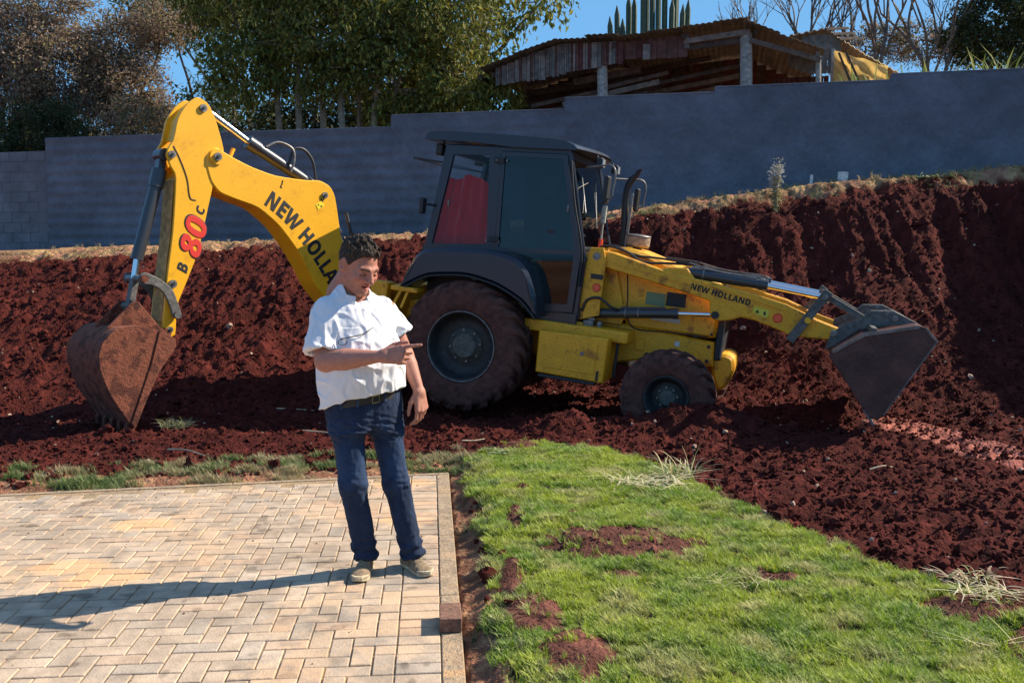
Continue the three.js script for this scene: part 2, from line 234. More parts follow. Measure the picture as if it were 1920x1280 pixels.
  for (let i = 0; i < 50; i++) for (let j = 0; j < 70; j++) {
    const k = ((i - j) % 4 + 4) % 4, ua = u1 + i * W, va = 0.5 + j * W; if (ua > 4.7) continue;
    const ok = (u, v) => v < FAR_V(u) - 0.05;
    if (k === 0 && ok(ua + 2 * W, va + W)) list.push(paverGeo(ua, va, 2 * W, W));
    if (k === 3 && ok(ua + W, va + 2 * W)) list.push(paverGeo(ua, va, W, 2 * W));
    if (j === 0 && k === 2) list.push(paverGeo(ua, va, W, W));
    if (i === 0 && k === 1) list.push(paverGeo(ua, va, W, W));
  }
  // pieces inside the frame, nearest first, are bricks of their own
  const seen = (x, z) => Math.abs(x) / -z < 0.56 && z < -3.42;
  list.sort((a, b) => (seen(...b.at) - seen(...a.at)) || (b.at[1] - a.at[1]));
  list.slice(0, 300).forEach((p) => mesh('paver', p.g, paverMat, root));
  const rest = mesh('far_pavers', mergeGeometries(list.slice(300).map((p) => p.g)), paverMat, root); rest.userData.kind = 'stuff';
  // kerb along the lawn and along the far edge
  const kerbMat = new THREE.MeshStandardMaterial({ color: lin(0.56, 0.43, 0.30), map: rep(sandTex, 1 / 1.7), bumpMap: rep(bumpTex, 5), bumpScale: 0.008, roughness: 0.97 });
  const kerb = thing('kerb', 'flush sandy concrete kerb along the lawn edge of the paving', null); kerb.userData.kind = 'structure';
  for (let v = 0.5; v < 7.0; v += 1.0) { const L = Math.min(1.0, 7.08 - v), [x, z] = pave(0.046, v + L / 2); const g = new RoundedBoxGeometry(0.092, 0.12, L - 0.004, 3, 0.006); mesh('kerb_stone', boxUV(moved(g, x, -0.0575 + (R() - 0.5) * 0.004, z, 0, PAVE_A + (R() - 0.5) * 0.006, 0)), kerbMat, kerb); }
  const far = thing('far_kerb', 'thin pale concrete strip along the far edge of the paving', null); far.userData.kind = 'structure';
  for (let u = 0.0; u < 4.9; u += 0.8) { const a = pave(u, FAR_V(u) + 0.0), b = pave(u + 0.8, FAR_V(u + 0.8) + 0.0), L = Math.hypot(b[0] - a[0], b[1] - a[1]); mesh('kerb_stone', boxUV(moved(new RoundedBoxGeometry(L - 0.003, 0.12, 0.05, 2, 0.006), (a[0] + b[0]) / 2, -0.0585, (a[1] + b[1]) / 2, 0, -Math.atan2(b[1] - a[1], b[0] - a[0]), 0)), kerbMat, far); }
  // loose paver left on the kerb
  const [bx, bz] = pave(0.05, 4.12); const bm = new THREE.MeshStandardMaterial({ color: lin(0.42, 0.215, 0.14), map: rep(grainTex, 6), bumpMap: rep(bumpTex, 8), bumpScale: 0.004, roughness: 0.95 });
  tag(mesh('loose_brick', boxUV(new RoundedBoxGeometry(0.1, 0.065, 0.195, 2, 0.006)), bm), 'single loose reddish brick lying on the pale kerb', 'brick'); const lb = scene.children[scene.children.length - 1]; lb.position.set(bx, 0.036, bz); lb.rotation.y = PAVE_A;
}
// ------------------------------------------------------------------ boundary wall
const paintTex = texture(512, (u, v) => { const g = 0.74 + 0.30 * (pnoise(u, v, 6, 5, 0.6, 14) - 0.5) + 0.10 * (pnoise(u, v, 70, 3, 0.6, 15) - 0.5); return [g, g, g * 1.0]; });
{
  const wallMat = new THREE.MeshStandardMaterial({ color: lin(0.265, 0.28, 0.33), map: rep(paintTex, 0.31), bumpMap: rep(bumpTex, 0.9), bumpScale: 0.012, roughness: 0.85 });
  const blockMat = new THREE.MeshStandardMaterial({ color: lin(0.33, 0.33, 0.36), map: rep(paintTex, 0.5), bumpMap: rep(bumpTex, 3), bumpScale: 0.006, roughness: 0.95 });
  const ang = -Math.atan(0.2335), wall = thing('boundary_wall', 'long stepped blue-grey painted block wall above the soil bank', 'wall');
  const S = [[-8.93, -2.09, 3.90], [-2.09, 0.895, 4.10], [0.895, 3.28, 4.28], [3.28, 5.87, 4.36], [5.87, 14.0, 4.45]];
  const R = rng(41);
  for (const [xa, xb, top] of S) {
    const L = (xb - xa) / Math.cos(ang), bot = wallBase(xa) - 0.5, h = top - bot, nx = Math.ceil(L / 0.06), ny = Math.ceil(h / 0.025);
    const g = new THREE.BoxGeometry(L, h, 0.15, nx, ny, 1), p = g.attributes.position;
    for (let i = 0; i < p.count; i++) if (p.getZ(i) > 0) { // courses show through the render as faint waves
      const X = p.getX(i) + xa * 1.03, Y = p.getY(i) + h / 2 + bot, c = ((Y / 0.2) % 1 + 1) % 1, fade = clamp(0.15 - 0.13 * X + 0.4 * n2(X * 0.4, Y * 0.8), 0.03, 1);
      p.setZ(i, 0.075 + fade * 0.008 * Math.cos((c - 0.5) * 2 * Math.PI) + 0.009 * n2(X * 0.9, Y * 1.6) + 0.004 * n2(X * 3, Y * 5));
    }
    g.computeVertexNormals(); g.rotateY(ang); g.translate((xa + xb) / 2, bot + h / 2, wallZ((xa + xb) / 2)); mesh('wall_section', boxUV(g), wallMat, wall);
    const cap = new RoundedBoxGeometry(L - 0.004, 0.03, 0.165, 1, 0.006); cap.rotateY(ang); cap.translate((xa + xb) / 2, top + 0.015, wallZ((xa + xb) / 2)); mesh('coping', boxUV(cap), wallMat, wall);
  }
  // bare end of the wall: single blocks, lighter
  for (let r = 0; r < 12; r++) for (let k = 0; k < 7; k++) {
    const s = -8.95 - (k + 0.5) * 0.395 + (r % 2 ? 0.1975 : 0); if (s > -9.1 && r % 2) continue;
    const b = new RoundedBoxGeometry(0.385, 0.186, 0.14, 1, 0.008); b.rotateY(ang + (R() - 0.5) * 0.01); b.translate(s, 3.69 - 0.098 - r * 0.195, wallZ(s) - 0.005 + (R() - 0.5) * 0.008); mesh('block', boxUV(b), blockMat, wall);
  }
  const fill = new THREE.BoxGeometry(10.0, 2.3, 0.11); fill.rotateY(ang); fill.translate(-13.77, 2.53, wallZ(-13.77)); mesh('mortar', boxUV(fill), blockMat, wall);
}
// ------------------------------------------------------------------ trees, shrubs
const leafGeo = (L, W, fold = 0.25) => { const g = new THREE.BufferGeometry(), f = W * fold; g.setAttribute('position', new THREE.Float32BufferAttribute([0, 0, 0, W / 2, f, L * 0.42, 0, 0, L * 0.5, 0, 0, 0, 0, 0, L * 0.5, -W / 2, f, L * 0.42, 0, 0, L * 0.5, W / 2, f, L * 0.42, 0, -f, L, 0, 0, L * 0.5, 0, -f, L, -W / 2, f, L * 0.42], 3)); g.computeVertexNormals(); return g; };
const leafMat = (rough = 0.5) => new THREE.MeshPhysicalMaterial({ color: lin(1, 1, 1), roughness: rough, transmission: 0.0, side: THREE.DoubleSide });
const glossLeaf = new THREE.MeshPhysicalMaterial({ color: lin(1, 1, 1), roughness: 0.75, side: THREE.DoubleSide, transmission: 0.5, specularIntensity: 0.35 });
const dryLeaf = new THREE.MeshPhysicalMaterial({ color: lin(1, 1, 1), roughness: 0.95, side: THREE.DoubleSide, transmission: 0.4, specularIntensity: 0.3 });
const barkMat = matte(0.15, 0.115, 0.085, { bumpMap: rep(bumpTex, 4), bumpScale: 0.02, map: rep(grainTex, 2) });
const paleBark = matte(0.30, 0.24, 0.17, { bumpMap: rep(bumpTex, 4), bumpScale: 0.015, map: rep(grainTex, 2) });
function limb(pts, r0, r1, seg = 6) { // tapered branch along a curve
  const c = new THREE.CatmullRomCurve3(pts), n = Math.max(4, pts.length * 3), g = new THREE.TubeGeometry(c, n, 1, seg), p = g.attributes.position;
  for (let i = 0; i <= n; i++) { const o = c.getPointAt(i / n), r = mix(r0, r1, i / n); for (let j = 0; j <= seg; j++) { const k = i * (seg + 1) + j; p.setXYZ(k, o.x + (p.getX(k) - o.x) * r, o.y + (p.getY(k) - o.y) * r, o.z + (p.getZ(k) - o.z) * r); } }
  g.computeVertexNormals(); return g;
}
function tree(o) { // o: name, label, category, group, at [x, z], base, stems, blobs [[dx, y, dz, rx, ry, rz, leaves]], leaf, colours, droop
  const R = rng(o.seed), root = thing(o.name, o.label, o.category ?? 'tree', [o.at[0], o.base, o.at[1]], 0, o.group), wood = [], jig = (v, s) => v.clone().add(V((R() - 0.5) * s, (R() - 0.5) * s, (R() - 0.5) * s));
  const stems = o.stems ?? [[0, 0]], tips = stems.map(([x, z]) => V(x, 0, z)), fork = o.fork ?? 1.6;
  const trunks = tips.map((s) => { const t = V(s.x * (o.splay ?? 1.3), fork, s.z * (o.splay ?? 1.3)); wood.push(limb([s, jig(s.clone().lerp(t, 0.5), 0.15), t], o.r ?? 0.13, (o.r ?? 0.13) * 0.7)); return t; });
  const M = [], C = [], q = new THREE.Quaternion(), d = V(), up = V(0, 0, 1);
  o.blobs.forEach(([bx, by, bz, rx, ry, rz, base], bi) => {
    const count = Math.round(base * (o.dense ?? 1));
    const c = V(bx, by - o.base, bz), from = trunks.reduce((a, b) => (a.distanceTo(c) < b.distanceTo(c) ? a : b));
    wood.push(limb([from, jig(from.clone().lerp(c, 0.4), 0.4), jig(from.clone().lerp(c, 0.75), 0.35), c], (o.r ?? 0.13) * 0.55, 0.02));
    const twigs = []; const nt = Math.ceil(count / (o.perTwig ?? 26));
    for (let t = 0; t < nt; t++) {
      do { d.set(R() * 2 - 1, R() * 2 - 1, R() * 2 - 1); } while (d.length() > 1); const k = Math.pow(d.length(), -0.45);
      const e = c.clone().add(V(d.x * rx * k, d.y * ry * k, d.z * rz * k)); if (e.y < 0.1) e.y = 0.1 + R() * 0.4;
      const s = jig(c.clone().lerp(e, 0.25 + 0.4 * R()), 0.3 * Math.min(rx, ry)); twigs.push([s, e]);
      if (t % (o.twigEvery ?? 3) === 0) wood.push(limb([s, jig(s.clone().lerp(e, 0.5), 0.15), e], 0.012 * (o.twigR ?? 1), 0.004 * (o.twigR ?? 1), 4));
    }
    const hue = R();
    for (let n = 0; n < count; n++) {
      const [s, e] = twigs[Math.floor(R() * nt)], p = s.clone().lerp(e, 0.3 + 0.75 * R()), sp = o.spread ?? 0.16; p.x += (R() - 0.5) * sp * 2; p.y += (R() - 0.5) * sp * 2; p.z += (R() - 0.5) * sp * 2; if (p.y < 0.05) p.y = R() * 0.5;
      d.set(R() - 0.5, (R() - 0.5) - (o.droop ?? 0.3), R() - 0.5).normalize(); q.setFromUnitVectors(up, d); q.multiply(new THREE.Quaternion().setFromAxisAngle(up, R() * 6.28)); const z = mix(0.65, 1.25, R());
      M.push(new THREE.Matrix4().compose(p, q, V(z, z, z))); const a = o.colours[Math.floor(Math.pow(R(), 0.8 + hue) * o.colours.length) % o.colours.length], t = mix(0.75, 1.25, R()); C.push(lin(a[0] * t, a[1] * t, a[2] * t));
    }
  });
  mesh('trunk', boxUV(joined(wood)), o.bark ?? barkMat, root);
  instanced('crown', o.leaf, o.mat ?? glossLeaf, M, C, root); return root;
}
const GREEN = [[0.10, 0.12, 0.022], [0.17, 0.19, 0.032], [0.26, 0.27, 0.05], [0.40, 0.36, 0.08]], OLIVE = [[0.14, 0.14, 0.05], [0.19, 0.17, 0.06], [0.11, 0.11, 0.035]], BROWN = [[0.32, 0.22, 0.15], [0.42, 0.32, 0.22], [0.24, 0.165, 0.11], [0.28, 0.24, 0.10]], DARK = [[0.04, 0.06, 0.018], [0.06, 0.08, 0.022], [0.08, 0.095, 0.03]];
const small = leafGeo(0.09, 0.036), mid = leafGeo(0.14, 0.062), large = leafGeo(0.17, 0.075), frond = leafGeo(0.3, 0.035);
tree({ name: 'broadleaf_tree', label: 'big many-stemmed green broadleaf tree behind the middle of the wall', seed: 51, dense: 1.35, at: [-3.6, -20.6], base: 2.0, r: 0.09, fork: 3.2, splay: 1.25, bark: paleBark,
  stems: [[-1.1, 0.4], [-0.7, 0.6], [-0.35, 0.3], [0, 0.6], [0.25, 0.1], [0.6, 0.5], [0.9, 0.2], [1.2, -0.4]],
  blobs: [[-2.2, 6.9, 0, 1.5, 1.2, 1.4, 2600], [-0.8, 7.6, 0.4, 1.8, 1.4, 1.6, 3800], [0.9, 7.4, 0.3, 1.8, 1.5, 1.6, 3800], [2.1, 6.6, 0.3, 1.3, 1.4, 1.4, 3000], [0.2, 6.2, 0.9, 2.4, 0.8, 1.0, 3200], [-1.9, 5.6, 0.6, 1.1, 0.9, 1.0, 1700], [2.6, 5.3, 0.7, 1.0, 0.8, 0.8, 1900], [3.2, 5.0, 0.9, 0.6, 0.7, 0.6, 900], [1.2, 5.3, -0.6, 1.6, 0.7, 0.8, 1500], [-0.2, 8.9, 0, 2.4, 1.0, 1.8, 2500], [1.4, 4.7, 0.3, 1.2, 0.5, 0.8, 1200], [-0.6, 5.4, 0.9, 1.2, 0.6, 0.6, 900], [0.6, 5.6, 1.0, 1.0, 0.5, 0.6, 900], [-2.9, 7.9, 0, 1.3, 1.1, 1.2, 1800], [2.9, 7.9, 0.2, 1.2, 0.9, 1.0, 900]],
  leaf: mid, colours: [...GREEN, [0.22, 0.19, 0.03]], droop: 0.5, spread: 0.2 });
tree({ name: 'overhanging_tree', label: 'leafy tree crown reaching over the left end of the shed roof', seed: 52, at: [-1.0, -22.5], base: 2.2, r: 0.12, fork: 3.8, blobs: [[0.7, 7.2, 0.4, 1.0, 0.55, 0.8, 620], [1.7, 7.5, 0.5, 0.9, 0.45, 0.7, 300], [0.4, 8.3, 0, 1.3, 0.8, 1, 1200], [0.6, 6.3, 0.8, 0.5, 0.35, 0.4, 170], [-0.5, 6.6, 0.3, 0.7, 0.8, 0.7, 900], [0.0, 5.6, 0.6, 0.5, 0.5, 0.5, 500]], leaf: large, colours: GREEN, droop: 0.6, spread: 0.25, perTwig: 14 });
tree({ name: 'dry_tree', label: 'brown half-dry fine-leaved tree behind the left end of the wall', seed: 53, dense: 2.1, at: [-10.6, -22.4], base: 1.7, r: 0.1, fork: 2.2, splay: 1.5, stems: [[-0.5, 0], [0.3, 0.2], [0.9, -0.1], [-1, 0.2]],
  blobs: [[-1.2, 5.4, 0.2, 1.2, 1.4, 1.1, 4200], [0.2, 5.8, 0.4, 1.5, 1.3, 1.2, 5200], [1.5, 5.5, 0.2, 1.2, 1.1, 1.0, 4000], [-2.5, 6.0, 0, 1.3, 1.2, 1.1, 3200], [2.3, 4.5, 0.3, 0.8, 0.9, 0.8, 2400], [0.6, 4.2, 0.8, 1.6, 0.6, 0.7, 2400], [-0.8, 6.8, 0, 1.4, 0.8, 1.0, 2400], [1.4, 6.7, 0, 1.3, 0.8, 1.0, 2000], [-2.6, 4.6, 0.4, 1.2, 0.8, 0.8, 1800], [-2.2, 7.4, 0, 1.3, 0.7, 1.0, 1800], [-0.2, 7.6, 0, 1.2, 0.6, 0.9, 1300], [2.4, 7.1, 0.1, 1.0, 0.7, 0.8, 1200]], leaf: small, mat: dryLeaf, colours: BROWN, droop: 0, spread: 0.14, twigEvery: 1, perTwig: 20 });
tree({ name: 'feathery_tree', label: 'thin feathery green tree with sky showing through, left of the boom top', seed: 54, dense: 1.6, at: [-8.2, -26], base: 1.8, r: 0.09, fork: 3.4, stems: [[-0.3, 0], [0.5, 0.2]], blobs: [[-0.9, 8.0, 0, 1.3, 0.7, 1, 700], [0.7, 8.3, 0.2, 1.3, 0.6, 1, 700], [0.4, 6.2, 0, 1.0, 0.8, 0.8, 480], [-0.4, 5.0, 0.3, 1.2, 0.7, 0.8, 520], [1.4, 5.2, 0, 0.8, 0.7, 0.7, 420]], leaf: frond, colours: [[0.09, 0.12, 0.03], [0.13, 0.16, 0.05]], droop: 0.25, spread: 0.3 });
tree({ name: 'shrub', label: 'dark green shrub low behind the wall beneath the brown tree', category: 'shrub', seed: 55, dense: 1.6, at: [-9.7, -19.9], base: 1.7, r: 0.05, fork: 0.9, stems: [[-0.4, 0], [0.4, 0]], blobs: [[-0.4, 4.2, 0, 0.9, 0.8, 0.6, 2200], [0.5, 4.0, 0, 0.8, 0.7, 0.6, 1600], [0.1, 4.7, 0, 0.6, 0.4, 0.4, 700]], leaf: small, colours: DARK, spread: 0.12 });
tree({ name: 'shrub', label: 'olive shrub behind the lowest wall step at the left edge', category: 'shrub', seed: 56, dense: 1.6, at: [-11.6, -20.2], base: 1.7, r: 0.05, fork: 0.9, blobs: [[-0.5, 3.7, 0, 1.0, 0.7, 0.6, 1300], [0.7, 3.9, 0, 0.8, 0.6, 0.6, 1000]], leaf: frond, colours: OLIVE, spread: 0.2 });
tree({ name: 'shrub', label: 'brownish leafy shrub behind the wall beside the boom top', category: 'shrub', seed: 57, dense: 1.7, at: [-7.9, -20.6], base: 1.8, r: 0.05, fork: 0.9, blobs: [[-0.3, 4.4, 0, 0.9, 0.9, 0.6, 1900], [0.9, 4.3, 0, 0.8, 0.7, 0.6, 1200]], leaf: small, mat: dryLeaf, colours: [...BROWN, ...OLIVE], spread: 0.12 });
tree({ name: 'shrub', label: 'dark undergrowth shrub behind the pale stems of the broadleaf tree', category: 'shrub', seed: 58, dense: 1.8, at: [-4.2, -23.5], base: 2.0, r: 0.05, fork: 0.9, blobs: [[-1.6, 4.8, 0, 1.2, 0.9, 0.7, 1300], [0.4, 4.8, 0, 1.5, 0.9, 0.7, 1700], [2.4, 4.9, 0, 1.1, 0.8, 0.7, 1200], [1, 6.0, -0.5, 2.4, 0.9, 0.7, 1600], [-1.2, 6.6, -0.6, 1.2, 1.0, 0.7, 1200]], leaf: mid, colours: DARK, spread: 0.2 });
tree({ name: 'backdrop_tree', label: 'darker tree filling the gap behind the brown and the broadleaf tree', seed: 64, dense: 1.4, at: [-7.4, -30], base: 1.8, r: 0.14, fork: 3.2, stems: [[-0.6, 0], [0.8, 0.3]], blobs: [[-3.6, 9.2, 0, 2.0, 1.0, 1.2, 1500], [-1.2, 9.6, 0, 1.8, 0.9, 1.2, 1500], [1.4, 9.4, 0, 2.0, 1.0, 1.2, 1700], [-2.2, 6.0, 0, 1.8, 1.0, 1.0, 1300], [1.0, 5.6, 0, 1.6, 0.9, 1.0, 1100], [3.2, 6.4, 0, 1.6, 1.2, 1.0, 1200], [3.6, 9.0, 0, 1.8, 1.2, 1.2, 1500]], leaf: large, colours: [...DARK, ...OLIVE], spread: 0.3, droop: 0.3 });
tree({ name: 'evergreen_tree', label: 'dense dark green tree at the top right corner beyond the wall', seed: 59, dense: 1.5, at: [13.2, -25], base: 3.2, r: 0.14, fork: 2.2, blobs: [[-0.6, 8.0, 0, 1.2, 1.1, 1.1, 2600], [0.8, 7.6, 0, 1.3, 1.2, 1.1, 2600], [-1.4, 7.3, 0.3, 0.8, 0.6, 0.7, 1200], [0, 9.2, 0, 1.5, 0.8, 1.2, 2000], [-0.3, 6.8, 0.4, 1.2, 0.5, 0.7, 900]], leaf: mid, colours: DARK, spread: 0.2 });
tree({ name: 'shrub', label: 'brown tangled scrub beyond the wall beneath the bare trees', category: 'shrub', seed: 60, dense: 1.8, at: [10.2, -27], base: 3.2, r: 0.05, fork: 1.2, splay: 1.6, stems: [[-1, 0], [0, 0], [1, 0.2]], blobs: [[-1.6, 7.3, 0, 1.0, 0.6, 0.7, 900], [-0.2, 7.6, 0, 1.2, 0.7, 0.8, 1400], [1.2, 7.7, 0, 1.1, 0.7, 0.8, 1400], [2.4, 7.6, 0, 0.9, 0.7, 0.7, 900]], leaf: small, mat: dryLeaf, colours: [...BROWN, ...DARK], spread: 0.15, twigEvery: 1, twigR: 1.3 });
// leafless trees on the right
function bareTree(label, seed, x, z, base, h, lean) {
  const R = rng(seed), root = thing('bare_tree', label, 'tree', [x, base, z], 0, 'bare trees beyond the wall'), limbs = [], twigs = [];
  (function grow(p, dir, len, r, n) {
    const e = p.clone().addScaledVector(dir, len), m = p.clone().lerp(e, 0.5).add(V((R() - 0.5) * len * 0.15, 0, (R() - 0.5) * len * 0.15)); (n > 2 ? limbs : twigs).push(limb([p, m, e], r, r * 0.62, n > 2 ? 7 : 4)); if (!n) return;
    const k = n > 3 ? 3 : R() > 0.35 ? 3 : 2; for (let i = 0; i < k; i++) { const d = dir.clone().add(V((R() - 0.5) * 1.2, 0.1 + R() * 0.35, (R() - 0.5) * 1.1)).normalize(); grow(p.clone().lerp(e, i ? 0.55 + R() * 0.45 : 1), d, len * mix(0.6, 0.85, R()), r * 0.6, n - 1); }
  })(V(0, 0, 0), V(lean, 1, 0).normalize(), h * 0.34, 0.11, 5);
  mesh('trunk', boxUV(joined(limbs)), barkMat, root); mesh('crown', boxUV(joined(twigs)), barkMat, root);
}
bareTree('leafless tree behind the shed with upright pale twigs', 61, 7.6, -25, 3.2, 7.0, -0.06);
bareTree('leafless dark-limbed tree standing nearest the evergreen tree', 62, 10.6, -24.2, 3.2, 7.4, 0.05);
bareTree('leafless tree rising just right of the lean-to roof', 63, 9.3, -24.4, 3.2, 7.2, 0.10);
// columnar cactus behind the shed
{
  const R = rng(71), root = thing('cactus', 'tall many-armed columnar cactus against the sky behind the shed', 'cactus', [3.4, 3.0, -24.4]), cm = matte(0.055, 0.085, 0.05, { map: rep(grainTex, 3), roughness: 0.7 });
  const arm = (a, m, e, r) => { const c = new THREE.CatmullRomCurve3([a, m, e]), n = 18, s = 18, g = new THREE.TubeGeometry(c, n, 1, s), p = g.attributes.position; for (let i = 0; i <= n; i++) { const o = c.getPointAt(i / n), t = i / n, rr = r * (t > 0.93 ? Math.sqrt(Math.max(0.02, 1 - ((t - 0.93) / 0.07) ** 2)) : 1); for (let j = 0; j <= s; j++) { const k = i * (s + 1) + j, q = rr * (j % 3 === 0 ? 0.8 : 1.04); p.setXYZ(k, o.x + (p.getX(k) - o.x) * q, o.y + (p.getY(k) - o.y) * q, o.z + (p.getZ(k) - o.z) * q); } } g.computeVertexNormals(); return g; };
  [[-0.83, 4.45], [-0.66, 4.75], [-0.52, 4.45], [-0.36, 5.1], [-0.24, 5.05], [-0.1, 5.4], [0.02, 5.3], [0.12, 5.7], [0.24, 5.8], [0.42, 5.55], [0.58, 4.9], [0.66, 5.3], [0.76, 5.5], [0.88, 4.85], [1.02, 5.0]].forEach(([x, h], i) => { const z = (R() - 0.5) * 0.8; mesh('cactus_arm', boxUV(arm(V(x * 0.25, 0.5 + R() * 0.5, z * 0.3), V(x * 0.95, 2.2, z), V(x * 1.12, h + 0.25, z), 0.068)), cm, root); });
  mesh('trunk', boxUV(arm(V(0, -0.1, 0), V(0, 0.8, 0), V(0, 1.8, 0), 0.2)), cm, root);
}
// ------------------------------------------------------------------ open shed of old boards, lean-to with tarpaulin
{
  const R = rng(81), zs = (x) => wallZ(x) - 3, ang = -Math.atan(0.2335), dz = V(-0.2274, 0, 0.9738); // dz: out of the shed towards the viewer
  const at = (x, y, o = 0) => [x + dz.x * o, y, zs(x) + dz.z * o];
  const tone = [[0.15, 0.115, 0.095], [0.21, 0.17, 0.145], [0.12, 0.085, 0.07], [0.12, 0.052, 0.04], [0.20, 0.165, 0.14], [0.10, 0.032, 0.026], [0.14, 0.125, 0.11]].map((c) => matte(...c, { map: rep(grainTex, 1.5), bumpMap: rep(bumpTex, 2), bumpScale: 0.01 }));
  const darkWood = matte(0.075, 0.048, 0.036, { map: rep(grainTex, 1.5) }), postMat = matte(0.34, 0.32, 0.29, { map: rep(grainTex, 2.2), bumpMap: rep(bumpTex, 3), bumpScale: 0.015 }), tin = matte(0.17, 0.14, 0.115, { map: rep(grainTex, 1), roughness: 0.7 }), tinPale = matte(0.30, 0.235, 0.15, { map: rep(grainTex, 1), roughness: 0.75 });
  const shed = thing('open_shed', 'ramshackle open shed of old red and grey boards behind the wall', 'shed');
  const roofLine = [[-0.54, 5.37], [0.16, 5.63], [0.93, 5.87], [2.09, 5.86], [3.29, 5.95], [4.44, 6.04], [4.99, 5.77], [5.77, 5.42]];
  // corrugated sheets, each its own piece
  for (let i = 1; i < roofLine.length; i++) {
    const [xa, ya] = roofLine[i - 1], [xb, yb] = roofLine[i], n = Math.max(1, Math.round((xb - xa) / 0.6));
    for (let k = 0; k < n; k++) {
      const x0 = mix(xa, xb, k / n) - 0.03, x1 = mix(xa, xb, (k + 1) / n) + 0.03, y0 = mix(ya, yb, k / n), y1 = mix(ya, yb, (k + 1) / n), nu = 40, nv = 1, lift = 0.02 * (k % 2) + R() * 0.02, over = 0.35 + R() * 0.12;
      const p = [], idx = []; for (let s = 0; s < 2; s++) for (let v = 0; v <= nv; v++) for (let u = 0; u <= nu; u++) { const t = u / nu, x = mix(x0, x1, t), y = mix(y0, y1, t) + lift + 0.009 * Math.sin(x * 2 * Math.PI / 0.11) - s * 0.006, o = v ? -4.2 : over; const q = at(x, y + (v ? 0.15 : 0), o); p.push(...q); }
      const row = nu + 1, N = row * 2; for (let s = 0; s < 2; s++) for (let u = 0; u < nu; u++) { const a = s * N + u; if (s) idx.push(a, a + row, a + 1, a + 1, a + row, a + row + 1); else idx.push(a, a + 1, a + row, a + 1, a + row + 1, a + row); }
      for (let u = 0; u < nu; u++) idx.push(u, N + u, u + 1, u + 1, N + u, N + u + 1);
      const g = new THREE.BufferGeometry(); g.setAttribute('position', new THREE.Float32BufferAttribute(p, 3)); g.setIndex(idx); g.computeVertexNormals(); mesh('roof_sheet', boxUV(g), tin, shed);
    }
  }
  const board = (a, b, w, t, m, nm = 'board') => mesh(nm, boxUV(bar(a, b, t, w, V(0, 1, 0))), m, shed);
  const upright = (x, yb, yt, w, o, m, nm = 'board') => { const g = new RoundedBoxGeometry(w, yt - yb, 0.022, 1, 0.003); g.rotateZ((R() - 0.5) * 0.03); g.rotateY(ang); const q = at(x, (yb + yt) / 2, o + (R() - 0.5) * 0.02); g.translate(...q); mesh(nm, boxUV(g), m, shed); };
  // boards hung below the eaves
  for (let x = -0.3; x < 2.15;) { const w = mix(0.035, 0.15, R() * R()); const top = lerpTable(roofLine, x) - 0.04, bot = lerpTable([[-0.3, 5.09], [0.89, 5.2], [1.35, 5.31], [2.2, 5.41]], x) + (R() - 0.5) * 0.06; upright(x + w / 2, bot, top, w - 0.006, 0.12, tone[Math.floor(R() * tone.length)]); x += w; }
  for (let x = 2.2; x < 3.3;) { const w = mix(0.16, 0.26, R()); upright(x + w / 2, 5.44 + R() * 0.05, lerpTable(roofLine, x) - 0.05, w - 0.006, 0.06, tone[R() > 0.3 ? 5 : 3]); x += w; }
  upright(2.62, 5.45, 5.74, 0.14, 0.11, tone[4]); upright(3.36, 5.62, 5.9, 0.1, 0.1, tone[0]);
  board(at(3.3, 5.76, 0.1), at(4.5, 5.88, 0.1), 0.1, 0.04, tone[1], 'beam'); board(at(3.3, 5.66, 0.0), at(4.5, 5.76, 0.0), 0.12, 0.05, darkWood, 'beam'); board(at(4.5, 5.72, 0.1), at(5.75, 5.3, 0.1), 0.09, 0.05, tone[0], 'beam'); board(at(-0.4, 5.3, 0.05), at(2.2, 5.55, 0.05), 0.1, 0.05, darkWood, 'beam');
  for (const [x, y0, y1, r] of [[1.78, 2.6, 5.42, 0.1], [4.44, 2.8, 5.86, 0.115], [5.72, 2.8, 5.5, 0.05]]) { const g = limb([V(...at(x, y0)), V(...at(x + 0.02, (y0 + y1) / 2)), V(...at(x - 0.01, y1))], r * 1.08, r, 12); mesh('post', boxUV(g), postMat, shed); }
  // stack of timber and boarded back
  for (let k = 0; k < 26; k++) { const y = 4.35 + (k % 9) * 0.12 + R() * 0.08, x = -0.5 + R() * 2.6, L = 1.2 + R() * 1.6, o = -0.5 - R() * 1.8, tilt = 0.1 + R() * 0.12; board(at(x, y, o), at(x + L, y + L * tilt, o - 0.1), 0.07 + R() * 0.08, 0.05, R() > 0.45 ? tone[Math.floor(R() * 5)] : darkWood, 'stacked_board'); }
  for (let x = -0.7; x < 5.9; x += 0.22) upright(x, 2.6, lerpTable(roofLine, x) + 0.1, 0.26, -3.6, R() > 0.5 ? darkWood : tone[5], 'back_board');
  for (let k = 0; k < 5; k++) { const x = -0.6 + k * 1.3; board(at(x, lerpTable(roofLine, x) - 0.12, 0.2), at(x, lerpTable(roofLine, x) + 0.02, -4), 0.1, 0.06, darkWood, 'rafter'); }
  // lean-to on the right
  const lean = thing('lean_to', 'small lean-to with pale corrugated roof beside the open shed', 'shed'), at2 = (x, y, o = 0) => at(x, y, o - 1);
  const lb = (a, b, w, t, m, nm) => mesh(nm, boxUV(bar(a, b, t, w, V(0, 1, 0))), m, lean);
